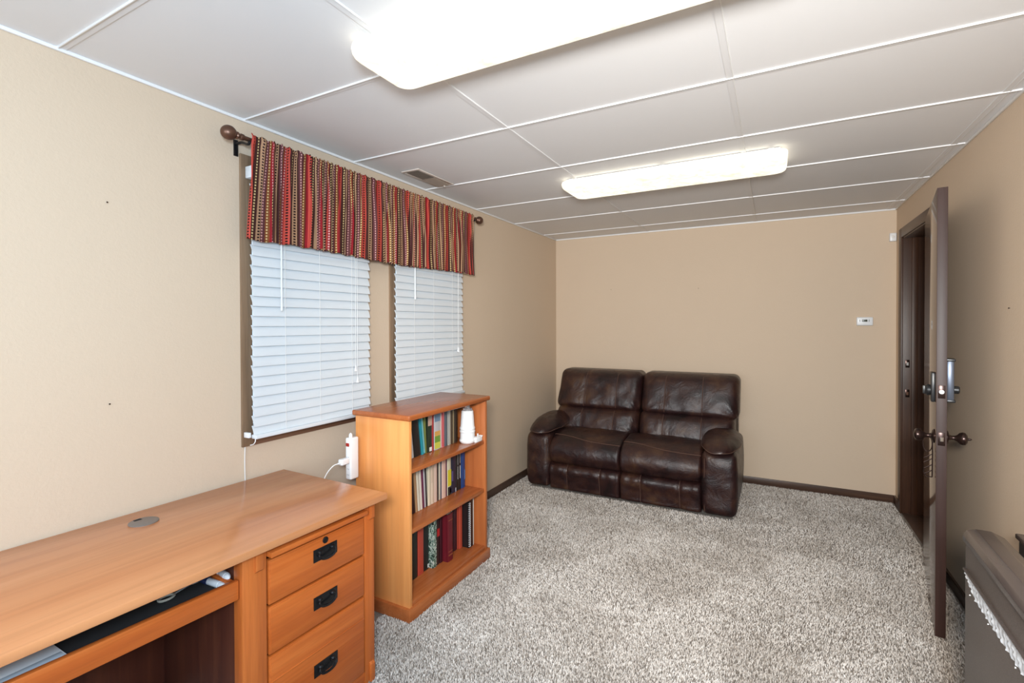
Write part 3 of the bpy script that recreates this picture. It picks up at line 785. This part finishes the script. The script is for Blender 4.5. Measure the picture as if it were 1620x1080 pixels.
# ---------------------------------------------------------------- bookcase
BX0, BX1, BY0, BY1 = -1.815, -1.478, 1.738, 2.430
bc = thing('bookcase', 'light brown wooden three shelf bookcase standing beside the desk', 'bookcase', ((BX0+BX1)/2, (BY0+BY1)/2, 0))
th = .020
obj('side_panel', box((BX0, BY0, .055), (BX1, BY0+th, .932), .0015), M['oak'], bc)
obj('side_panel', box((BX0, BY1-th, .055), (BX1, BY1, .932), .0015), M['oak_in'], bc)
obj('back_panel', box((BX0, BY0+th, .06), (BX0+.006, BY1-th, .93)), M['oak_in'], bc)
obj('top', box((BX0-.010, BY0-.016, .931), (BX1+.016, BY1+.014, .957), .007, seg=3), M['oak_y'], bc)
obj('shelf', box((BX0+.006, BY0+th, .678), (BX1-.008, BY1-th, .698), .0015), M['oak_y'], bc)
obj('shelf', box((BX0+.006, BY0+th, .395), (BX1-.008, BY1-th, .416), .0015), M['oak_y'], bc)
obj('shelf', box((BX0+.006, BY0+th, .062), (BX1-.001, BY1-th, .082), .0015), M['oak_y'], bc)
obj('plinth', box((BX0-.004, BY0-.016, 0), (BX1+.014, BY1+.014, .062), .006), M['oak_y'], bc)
bm = lathe([(.0001, 0), (.0, 0)], (0, 0, 0)); bm.free()

# books : spine faces +x
BM = {}
def bmat(nm, c, r=.45, pages=False):
    if nm not in BM: BM[nm] = mat('book_'+nm, c, r)
    return BM[nm]
PAGES = mat('book_paper_pages', (.72, .66, .54), .8); v = coords(PAGES, (1, 900, 1)); setc(PAGES, ramp(PAGES, ntex(PAGES, v, 1, 1), [(.3, (.60, .53, .42)), (.7, (.80, .74, .63))]))
def book(y0, w_, h, depth, xf, z, col, label, group, lean_=0, soft=False, extra=None, name='book', rough=.45, twist=0):
    """stands on z, its spine at x = xf, spine width w_ along y ; lean_ = radians tilting the top towards -y"""
    t = thing(name, label, 'book', (xf, y0+w_/2, z), group=group)
    cm = mat('cover_'+label.replace(' ', '_')[:30], col, rough)
    c = .0018
    rr = min(.004, w_*.3)
    bm = bmesh.new()
    # covers + spine (spine slightly rounded)
    if w_ > .012:
        box((-depth, -w_/2, 0), (-.002, -w_/2+c, h), bm=bm); box((-depth, w_/2-c, 0), (-.002, w_/2, h), bm=bm)
        q = [(-.004, -w_/2)]+[(.003*math.cos(a), w_/2*math.sin(a)) for a in [-PI/2+PI*i/8 for i in range(9)]]+[(-.004, w_/2)]
        prism(q, 2, 0, h, 0, bm=bm)
    else:
        box((-depth, -w_/2, 0), (0, w_/2, h), .0006, bm=bm)
    obj('cover', bm, cm, t, local=True)
    if w_ > .012: obj('pages', box((-depth+.003, -w_/2+c, .003), (-.004, w_/2-c, h-.003)), PAGES, t, local=True)
    if extra:
        for (f0, f1, z0, z1, ecol, nm) in extra:
            em = mat('print_'+nm, ecol, .45)
            obj(nm, box((.0026 if w_ > .012 else -.0004, -w_/2+w_*f0, z0*h), (.0036 if w_ > .012 else .0006, -w_/2+w_*f1, z1*h)), em, t, local=True)
    R = Matrix.Rotation(lean_, 4, 'X')
    if lean_:
        # pivot about the lower edge that carries it
        piv = Vector((0, -w_/2 if lean_ > 0 else w_/2, 0)); Tm = Matrix.Translation(piv) @ R @ Matrix.Translation(-piv)
        for ch in t.children: ch.data.transform(Tm)
    if twist: t.rotation_euler.z = twist
    return t
# y positions measured along the shelf
GA, GB, GC = 'books on the top shelf', 'books on the middle shelf', 'books on the bottom shelf'
xs = -1.606
LN = .115
ZT, ZM, ZB = .6985, .4165, .0825
TL = [
 (1.862, .016, .200, (.62, .33, .33), 'pale pink thin booklet, first at the left end of the top shelf', LN, []),
 (1.884, .030, .215, (.72, .72, .70), 'white worn paperback leaning beside the pale pink booklet on the top shelf', LN, []),
 (1.920, .050, .225, (.018, .014, .013), 'thick black book leaning left of the teal book on the top shelf', LN, []),
 (1.977, .026, .222, (.015, .23, .29), 'teal blue book leaning on the top shelf', LN, [(.55, .95, .02, .98, (.18, .46, .50), 'pale_edge')]),
 (2.010, .010, .216, (.16, .19, .05), 'thin olive green booklet right of the teal book', .06, []),
 (2.025, .036, .212, (.020, .032, .018), 'dark green book with pink top half and white sticker on the top shelf', .03, [(.05, .95, .66, .99, (.55, .36, .28), 'pink_band'), (.35, .9, .02, .12, (.8, .8, .78), 'sticker')]),
 (2.064, .014, .212, (.33, .030, .030), 'narrow red book between dark green book and landscape cover book', .02, []),
 (2.082, .052, .216, (.50, .48, .50), 'book with a sky and green hill picture on its spine', .02, [(.04, .96, .70, .99, (.16, .25, .36), 'blue_sky'), (.04, .96, .34, .46, (.62, .34, .08), 'orange_band'), (.04, .96, .18, .34, (.16, .30, .04), 'green_hill'), (.04, .96, .02, .18, (.55, .56, .08), 'yellow_field')]),
 (2.138, .010, .216, (.60, .52, .46), 'thin cream booklet right of the picture spine book', .01, []),
 (2.151, .022, .218, (.62, .17, .18), 'pink and red paperback in the middle of the top shelf', 0, [(.05, .35, .02, .98, (.42, .03, .04), 'red_stripe')]),
 (2.178, .026, .206, (.085, .10, .12), 'dark grey blue book right of the pink paperback', 0, []),
 (2.206, .026, .206, (.50, .46, .38), 'cream book near the white canister on the top shelf', 0, [(.02, .4, .02, .98, (.30, .31, .31), 'grey_stripe')]),
 (2.236, .018, .210, (.055, .032, .014), 'dark brown book beside the cream book at the top shelf', 0, []),
 (2.257, .010, .208, (.30, .23, .13), 'thin tan book behind the white canister', 0, []),
 (2.270, .030, .205, (.035, .022, .014), 'black brown book directly behind the white canister', 0, [])]
for (y, w_, h, c, lab, ln, ex) in TL:
    book(y+.012, w_, h, .175, xs, ZT, c, lab, GA, ln if ln > .05 else 0, extra=ex)
ML = [
 (1.905, .022, .215, (.03, .012, .012), 'very dark book at the far left end of the middle shelf', .10, []),
 (1.932, .016, .215, (.40, .22, .11), 'tan leaning paperback at the left of the middle shelf', .08, []),
 (1.951, .018, .220, (.62, .56, .45), 'cream paperback leaning second among the pale ones on the middle shelf', .08, []),
 (1.972, .014, .222, (.66, .58, .50), 'pale cream booklet left of the purple spine on the middle shelf', .07, []),
 (1.990, .012, .222, (.14, .020, .060), 'dark purple book on the middle shelf', .06, []),
 (2.005, .010, .222, (.50, .48, .50), 'thin pale grey booklet between purple and black spines', .06, []),
 (2.018, .008, .225, (.02, .02, .022), 'thin black book left of the tall cream volumes', .05, []),
 (2.030, .026, .228, (.68, .58, .44), 'first of three wide cream volumes on the middle shelf', .04, []),
 (2.058, .026, .228, (.64, .50, .38), 'second of three wide cream volumes on the middle shelf', 0, [(.1, .2, .5, .99, (.45, .30, .22), 'crease')]),
 (2.086, .024, .228, (.62, .44, .36), 'third of three wide cream volumes, the pinkish one', 0, []),
 (2.112, .012, .232, (.012, .012, .014), 'thin black book right of the three cream volumes', 0, []),
 (2.126, .012, .230, (.62, .56, .44), 'thin cream book right of a black spine on the middle shelf', 0, []),
 (2.140, .012, .230, (.13, .14, .17), 'thin slate blue book on the middle shelf', 0, []),
 (2.154, .036, .228, (.66, .44, .36), 'wide pink beige book left of the yellow spine', 0, []),
 (2.192, .010, .230, (.10, .022, .06), 'thin purple book just left of the yellow spine', 0, []),
 (2.204, .034, .228, (.60, .55, .40), 'book with yellow label and white sticker on the middle shelf', 0, [(.04, .96, .22, .62, (.60, .52, .03), 'yellow_label'), (.04, .96, .0, .20, (.02, .02, .02), 'black_foot'), (.60, .96, .04, .16, (.80, .82, .85), 'sticker')]),
 (2.240, .046, .230, (.018, .020, .042), 'wide dark navy book on the middle shelf', 0, [(.05, .35, .30, .55, (.10, .08, .20), 'purple_print'), (.85, .96, .0, .10, (.6, .62, .7), 'sticker')]),
 (2.288, .024, .232, (.012, .012, .013), 'black book with white spine text next to the navy book', 0, [(.58, .68, .28, .60, (.6, .6, .6), 'white_text'), (.58, .66, .64, .96, (.45, .45, .45), 'white_text')]),
 (2.314, .024, .232, (.012, .012, .013), 'black book with white spine text next to the blue book', 0, [(.42, .60, .28, .60, (.75, .75, .75), 'white_text'), (.42, .54, .66, .96, (.45, .45, .45), 'white_text')]),
 (2.340, .040, .228, (.008, .050, .19), 'bright blue book at the right end of the middle shelf', 0, [(.75, .95, .2, .45, (.10, .18, .35), 'pale_logo')])]
for (y, w_, h, c, lab, ln, ex) in ML:
    book(y+.008, w_, h, .175, xs, ZM, c, lab, GB, ln if ln > .045 else 0, extra=ex)
CL = [
 (1.905, .040, .262, (.016, .018, .015), 'black green binder at the left end of the bottom shelf', xs, [], 0),
 (1.950, .046, .270, (.46, .060, .036), 'tall red orange book on the left of the bottom shelf', xs, [], 0),
 (2.000, .044, .262, (.010, .011, .011), 'black book between red orange book and marbled book', xs-.004, [(.7, .9, .03, .10, (.75, .75, .72), 'sticker')], 0),
 (2.048, .034, .268, (.07, .10, .08), 'black, green and white marbled book on the bottom shelf', -1.586, [], 0),
 (2.086, .026, .262, (.026, .010, .010), 'dark brown book with a red spot beside the marbled book', -1.590, [(.1, .9, .58, .74, (.45, .02, .02), 'red_spot')], 0),
 (2.114, .022, .258, (.040, .005, .010), 'dark maroon book left of the thick burgundy volume', -1.588, [], 0),
 (2.138, .050, .258, (.135, .008, .016), 'thick burgundy volume standing forward on the bottom shelf', -1.556, [(.15, .9, .12, .14, (.30, .10, .04), 'gilt_band'), (.15, .9, .20, .215, (.30, .10, .04), 'gilt_band'), (.15, .9, .86, .875, (.30, .10, .04), 'gilt_band')], 0),
 (2.236, .022, .258, (.20, .30, .36), 'slim blue and white book on the bottom shelf', -1.612, [(.70, .98, .0, 1, (.78, .78, .78), 'white_edge')], 0),
 (2.260, .034, .266, (.045, .010, .016), 'dark maroon book right of the slim blue and white book', -1.602, [], 0),
 (2.296, .034, .266, (.48, .070, .036), 'bright red orange book left of the spiral notebook', -1.590, [], 0)]
for (y, w_, h, c, lab, xf, ex, ln) in CL:
    book(y+.004, w_, h, .18, xf, ZB, c, lab, GC, 0, extra=ex)
# marbling on the marbled book
mm = next((q_ for q_ in bpy.data.materials if q_.name.startswith('cover_black,_green_and_white')), None)
if mm:
    v = coords(mm, (30, 30, 30)); setc(mm, ramp(mm, ntex(mm, v, 1.3, 4, .6, 2.5), [(.42, (.012, .018, .014)), (.50, (.10, .22, .16)), (.58, (.62, .66, .60))]))
t = book(2.338, .046, .272, .17, -1.548, ZB, (.012, .012, .013), 'black notebook with a white spiral binding on the bottom shelf', GC, 0, name='spiral_notebook', rough=.3)
bm = bmesh.new()
for i in range(24):
    z = .012+i*.0107
    tube([(.004+.0055*math.cos(a), -.019+.0060*math.sin(a), z+.0012*math.sin(a)) for a in [2*PI*k/10 for k in range(10)]], .0014, 5, closed=True, bm=bm)
obj('spiral_binding', bm, M['white'], t, local=True)
book(2.388, .006, .276, .17, -1.548, ZB, (.62, .58, .52), 'thin cream folder at the right end of the bottom shelf', GC, 0)

# white tapered canister and adapter on the top shelf
cx, cy = -1.545, 2.325
t = thing('plastic_canister', 'white tapered ribbed plastic canister with clear cap on the top shelf', 'canister', (cx, cy, ZT))
pf = [(.0001, 0), (.040, 0), (.047, .006), (.050, .014), (.046, .024), (.0452, .027), (.0448, .060), (.0478, .064), (.0478, .070), (.0440, .073), (.0440, .076), (.0470, .080), (.0470, .088), (.0430, .094), (.0395, .150), (.0365, .182), (.034, .186), (.0001, .186)]
obj('body', lathe([(r*.93, z*.99) for r, z in pf], (cx, cy, ZT), (0, 0, 1), 32), M['white'], t)
obj('cap', lathe([(.0001, 0), (.026, 0), (.026, .012), (.015, .016), (.014, .030), (.0001, .030)], (cx, cy, ZT+.184), (0, 0, 1), 24), M['clear'], t)
t = thing('power_adapter', 'small white box shaped adapter with a knob beside the white canister', 'adapter', (-1.505, 2.35, ZT))
obj('case', box((-1.520, 2.335, ZT), (-1.492, 2.402, ZT+.030), .003), M['white'], t)
obj('case_rim', box((-1.524, 2.392, ZT+.024), (-1.490, 2.404, ZT+.032), .002), M['white'], t)
obj('prong', lathe([(.0035, 0), (.0035, .008), (.0048, .009), (.0048, .014), (.0001, .016)], (-1.507, 2.375, ZT+.030), (0, 0, 1), 12), M['white'], t)

# power strip hung on the bookcase side
sx0, sx1, sy0, sy1, sz0, sz1 = -1.812, -1.776, 1.668, 1.721, .632, .832
t = thing('power_strip', 'white power strip with red switch hanging on the side of the bookcase', 'power strip', ((sx0+sx1)/2, sy1, sz0))
obj('housing', box((sx0, sy0, sz0), (sx1, sy1, sz1), .007, seg=3), M['white'], t)
obj('hanging_tab', lathe([(.0001, 0), (.008, 0), (.009, .012), (.006, .022), (.0001, .026)], ((sx0+sx1)/2, sy0+.018, sz1-.003), (0, 0, 1), 14), M['white'], t)
obj('rocker_switch', box((sx0+.007, sy0-.003, sz1-.040), (sx1-.009, sy0+.002, sz1-.024), .001), M['red_switch'], t)
bm = bmesh.new()
for i in range(4):
    z = sz0+.020+i*.028
    for dx in (-.005, .005): box(((sx0+sx1)/2+dx-.001, sy0-.0006, z), ((sx0+sx1)/2+dx+.001, sy0+.001, z+.007), bm=bm)
obj('outlets', bm, M['greybtn'], t)
zc = .726
t = thing('phone_charger', 'white plug with thin white cable pushed into the power strip', 'charger', ((sx0+sx1)/2, sy0, zc))
obj('plug', box((sx0+.004, sy0-.048, zc-.014), (sx1-.004, sy0-.0006, zc+.014), .005, seg=3), M['white'], t)
obj('plug_neck', lathe([(.006, 0), (.0035, .014), (.0001, .014)], ((sx0+sx1)/2, sy0-.047, zc-.002), (0, -1, 0), 12), M['white'], t)
cxm = (sx0+sx1)/2
obj('cable', tube(cat([(cxm, sy0-.058, zc-.002), (cxm-.008, sy0-.082, zc-.008), (cxm-.020, sy0-.110, zc-.040), (cxm-.024, sy0-.125, zc-.085), (cxm-.024, sy0-.13, zc-.20), (cxm-.03, sy0-.12, .25), (cxm-.05, sy0-.12, .02)], 6), .0022, 8), M['cord'], t)

# ---------------------------------------------------------------- desk (local frame: origin at far front top corner on the floor, -y along the length, +x to the room)
th_ = math.radians(1.3)
dk = thing('desk', 'reddish brown wooden desk with three drawers along the left wall', 'desk', (-1.320, 1.425, 0), -th_)
DL, DD, DT = 1.44, .632, .722
def dob(nm, bm, m_, parent=None, **k): 
    o = obj(nm, bm, M[m_] if isinstance(m_, str) else m_, parent or dk, local=True, **k); return o
dob('desktop', box((-DD, -DL, DT-.024), (0, 0, DT), .0025), 'desk_y')
FX = -.042   # front plane of the pedestal
# posts
dob('post', box((FX-.045, -.078, 0), (FX, -.030, DT-.024), .002), 'desk_z')
dob('post', box((FX-.045, -.552, 0), (FX, -.476, DT-.024), .002), 'desk_z')
dob('post', box((-DD+.03, -.078, 0), (-DD+.075, -.030, DT-.024), .002), 'desk_z')
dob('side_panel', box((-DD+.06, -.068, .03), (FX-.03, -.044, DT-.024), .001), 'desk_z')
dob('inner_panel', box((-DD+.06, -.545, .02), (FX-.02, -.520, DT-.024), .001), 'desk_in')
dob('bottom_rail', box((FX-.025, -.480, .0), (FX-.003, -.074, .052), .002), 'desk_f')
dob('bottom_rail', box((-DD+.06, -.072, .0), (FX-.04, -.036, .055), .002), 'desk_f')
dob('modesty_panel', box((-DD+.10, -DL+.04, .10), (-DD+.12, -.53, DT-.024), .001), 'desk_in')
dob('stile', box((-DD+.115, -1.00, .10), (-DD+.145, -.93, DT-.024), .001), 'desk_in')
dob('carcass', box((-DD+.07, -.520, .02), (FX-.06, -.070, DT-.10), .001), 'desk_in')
# near end supports (outside the picture)
dob('end_panel', box((-DD+.03, -DL+.03, 0), (FX, -DL+.055, DT-.024), .002), 'desk_z')
# corbel blocks on the posts
for y0 in (-.060, -.515): dob('corbel', prism([(FX, DT-.030), (FX+.010, DT-.030), (FX+.010, DT-.088), (FX, DT-.096)], 1, y0, y0+.024, .001), 'desk_z')
dob('corbel', prism([(FX, .004), (FX+.008, .004), (FX+.008, .072), (FX, .080)], 1, -.058, -.036, .001), 'desk_z')
# writing slide
dob('writing_slide', box((FX-.35, -.474, .660), (FX+.022, -.080, .677), .002), 'desk_f')
def pull(parent, yc, zc):
    pl_ = dob('pull_plate', box((FX+.0045, yc-.049, zc-.0215), (FX+.0075, yc+.049, zc+.0215), .001), 'blackmetal', parent)
    bm = bmesh.new()
    for s in (-1, 1):
        lathe([(.0001, 0), (.0085, 0), (.0085, .004), (.0055, .009), (.0001, .011)], (FX+.0075, yc+s*.026, zc+.008), (1, 0, 0), 16, bm=bm)
    dob('pull_post', bm, 'blackmetal', pl_)
    P_ = cat([(FX+.013, yc-.028, zc+.009), (FX+.018, yc-.034, zc+.000), (FX+.021, yc-.024, zc-.012), (FX+.022, yc, zc-.0165), (FX+.021, yc+.024, zc-.012), (FX+.018, yc+.034, zc+.000), (FX+.013, yc+.028, zc+.009)], 5)
    N_ = len(P_); dob('bail', tube(P_, [.0022+.0022*math.sin(PI*i/(N_-1)) for i in range(N_)], 8), 'blackmetal', pl_)
def drawer(z0, z1, zp):
    d = dob('drawer', box((FX-.020, -.470, z0), (FX+.002, -.084, z1), .003), 'desk_f')
    dob('drawer_lip', box((FX+.001, -.466, z0+.008), (FX+.0045, -.088, z1-.004), .002), 'desk_f', d)
    pull(d, -.262, zp); return d
d1 = drawer(.508, .646, .592)
dob('drawer_lock', lathe([(.0001, 0), (.011, 0), (.011, .003), (.008, .005), (.0001, .005)], (FX+.0045, -.262, .632), (1, 0, 0), 20), 'blackmetal', d1)
drawer(.352, .500, .430)
d3 = drawer(.056, .344, .2)
dob('drawer_rail', box((FX+.003, -.466, .262), (FX+.0062, -.088, .268), .001), 'desk_f', d3)
# pencil drawer, slightly askew
pd = dob('pencil_drawer', box((FX-.030, -DL+.06, .565), (FX-.012, -.556, .622), .003), 'desk_f')
dob('drawer_tray', box((FX-.34, -DL+.07, .588), (FX-.028, -.570, .594)), mat('black_felt_tray', (.02, .018, .018), .9), pd)
dob('drawer_side', box((FX-.34, -.575, .588), (FX-.028, -.560, .618), .001), 'desk_f', pd)
dob('drawer_back', box((FX-.345, -DL+.07, .588), (FX-.33, -.56, .632), .001), 'desk_in', pd)
# skew the drawer a little about its right end
piv = Vector((FX, -.556, 0)); SK = Matrix.Translation(piv) @ Matrix.Rotation(math.radians(-2.2), 4, 'Z') @ Matrix.Translation(-piv)
for o in [pd]+list(pd.children): o.data.transform(SK)
g_ = dob('cable_grommet', loft([[(-.505+r*math.cos(a), -.605+r*math.sin(a), DT+z) for a in [2*PI*i/32 for i in range(32)]] for r, z in ((.042, -.001), (.042, .0025), (.039, .004), (.0001, .004))], True, True), 'grommet')
dob('cable_hole', box((-.540, -.622, DT+.0030), (-.525, -.600, DT+.0046), .0015), 'dark', g_)
# things in the pencil drawer
def ctr(o, p): origin(o, p); return o
def pen(p0, p1, r, m_, label, name='pen', cat_='pen', tip=None, group=None):
    p0, p1 = Vector(p0), Vector(p1); d = p1-p0; L = d.length
    t = thing(name, label, cat_, p0, group=group)
    obj('barrel', lathe([(.0001, 0), (r*.8, 0), (r, .003), (r, L*.72), (r*.92, L*.725), (r*.92, L-.014), (r*.5, L-.004), (.0001, L)], p0, d, 14), m_, t)
    if tip: obj('cap', lathe([(.0001, 0), (r*1.12, 0), (r*1.12, L*.26), (r*.8, L*.27), (.0001, L*.27)], p0-d.normalized()*.001, d, 14), tip, t)
    return t
navy = mat('navy_label', (.02, .03, .09), .4); pinkred = mat('pink_red_barrel', (.70, .04, .10), .35); greyp = mat('grey_barrel', (.10, .09, .10), .35)
zt = .5945
pen((-1.505, .880, zt+.026), (-1.425, .866, zt+.026), .010, M['white'], 'white marker lying on top beside the drawer corner', 'marker', 'marker', M['white'])
t_ = pen((-1.520, .845, zt+.010), (-1.418, .850, zt+.010), .010, M['white'], 'white marker with dark band at the bottom of the marker pair', 'marker', 'marker', navy)
pen((-1.432, .640, zt+.006), (-1.420, .765, zt+.006), .0045, pinkred, 'pink and red pen lying along the front of the open pencil drawer')
pen((-1.425, .768, zt+.006), (-1.428, .832, zt+.006), .0040, greyp, 'dark grey pen tip to tip with the pink pen in the drawer')
t_ = thing('scissors', 'small dark pair of scissors with pale handles in the pencil drawer', 'scissors', (-1.52, .73, zt))
bm = bmesh.new()
for s in (-1, 1): tube([(-1.53+s*.016+.013*math.cos(a), .735+.020*math.sin(a)+s*.004, zt+.008) for a in [2*PI*i/16 for i in range(16)]], .0035, 6, closed=True, bm=bm)
obj('handles', bm, mat('pale_handle', (.42, .40, .34), .4), t_)
bm = bmesh.new()
for s in (-1, 1): tube([(-1.53+s*.012, .757, zt+.006+s*.001), (-1.535-s*.004, .84, zt+.006+s*.001)], .003, 6, bm=bm)
obj('blades', bm, M['steel'], t_)
t_ = thing('paper_pad', 'white stack of papers in the near end of the pencil drawer', 'paper', (-1.52, .34, zt))
obj('sheets', box((-1.60, .10, zt+.0005), (-1.452, .500, zt+.010), .001), mat('white_paper', (.80, .83, .85), .6), t_)
obj('ruler_strip', box((-1.478, .10, zt+.0105), (-1.455, .495, zt+.013), .0006), mat('clear_ruler', (.62, .72, .80), .2), t_)
t_ = obj('notebook', box((-1.620, .14, zt+.0105), (-1.535, .43, zt+.024), .002), mat('dark_plum_cover', (.06, .025, .035), .5)); ctr(t_, (-1.575, .3, zt+.0105))
tag(t_, 'dark plum notebook lying on the white papers in the pencil drawer', 'notebook')

# ---------------------------------------------------------------- dark brown heater at the right edge
ht = thing('space_heater', 'dark brown metal heater with rounded top and bright slot at the right edge', 'heater', (.56, 1.94, 0), math.radians(-2.3))
# local: y from 0 (far end) to -.85, x from -.05 (front face) to +.06
HZ = .745
prof = [(-.046, .02), (-.046, HZ-.030), (-.049, HZ-.012), (-.040, HZ+.004), (-.018, HZ+.014), (.010, HZ+.012), (.034, HZ-.006), (.040, HZ-.03), (.040, .02)]
body = bmesh.new(); prism([(x, z) for x, z in prof[:2]+prof[-2:]], 1, -.85, 0, .003, bm=body)
obj('cabinet', body, M['heater'], ht, local=True)
top = [(-.052, HZ-.030), (-.052, HZ-.012), (-.044, HZ+.002), (-.022, HZ+.010), (.012, HZ+.010), (.042, HZ-.004), (.044, HZ-.030)]
obj('top_cover', prism(top, 1, -.852, .003, .002), M['heattop'], ht, local=True)
# recessed slot with crumpled reflector
zs0, zs1 = .585, .632
q = bmesh.new(); NUU, NVV = 120, 8; G = []
for i in range(NUU+1):
    row = []
    for j in range(NVV+1):
        y = -.012-.80*i/NUU; wf = min(1, i/14)
        z = zs1-(zs1-zs0)*(.35+.65*wf)*(j/NVV)
        z2 = z - (0)
        d = -.0475-.0025*math.sin(y*210+j*.8)-.0015*math.sin(y*340-j*1.3)
        row.append(q.verts.new((d, y, z2)))
    G.append(row)
for i in range(NUU):
    for j in range(NVV): q.faces.new((G[i][j], G[i+1][j], G[i+1][j+1], G[i][j+1]))
ext = bmesh.ops.extrude_face_region(q, geom=q.faces[:])
for e in ext['geom']:
    if isinstance(e, bmesh.types.BMVert): e.co.x += .004
bmesh.ops.recalc_face_normals(q, faces=q.faces[:])
obj('slot_reflector', q, M['glint_metal'], ht, local=True)
obj('slot_lip', box((-.054, -.83, zs1), (-.045, -.010, zs1+.005), .001), M['heattop'], ht, local=True)
bm = bmesh.new()
for yy in (-.05, -.21, -.40, -.6): lathe([(.0001, 0), (.0035, 0), (.003, .002), (.0001, .003)], (-.046, yy, zs0-.012), (-1, 0, 0), 12, bm=bm)
obj('screws', bm, M['steel'], ht, local=True)
bm = bmesh.new()
for yy in (-.08, -.77): box((-.075, yy-.02, 0), (.07, yy+.02, .022), .004, bm=bm)
obj('feet', bm, M['black'], ht, local=True)
t = thing('black_box', 'black box with a rimmed top between the heater and right wall', 'box', (.778, 2.18, 0))  # plain box built for an unidentified black shape
obj('case', box((.752, 2.02, 0), (.808, 2.315, .620), .006), M['black'], t)
obj('lid', box((.746, 2.01, .622), (.811, 2.325, .640), .004), M['heattop'], t)
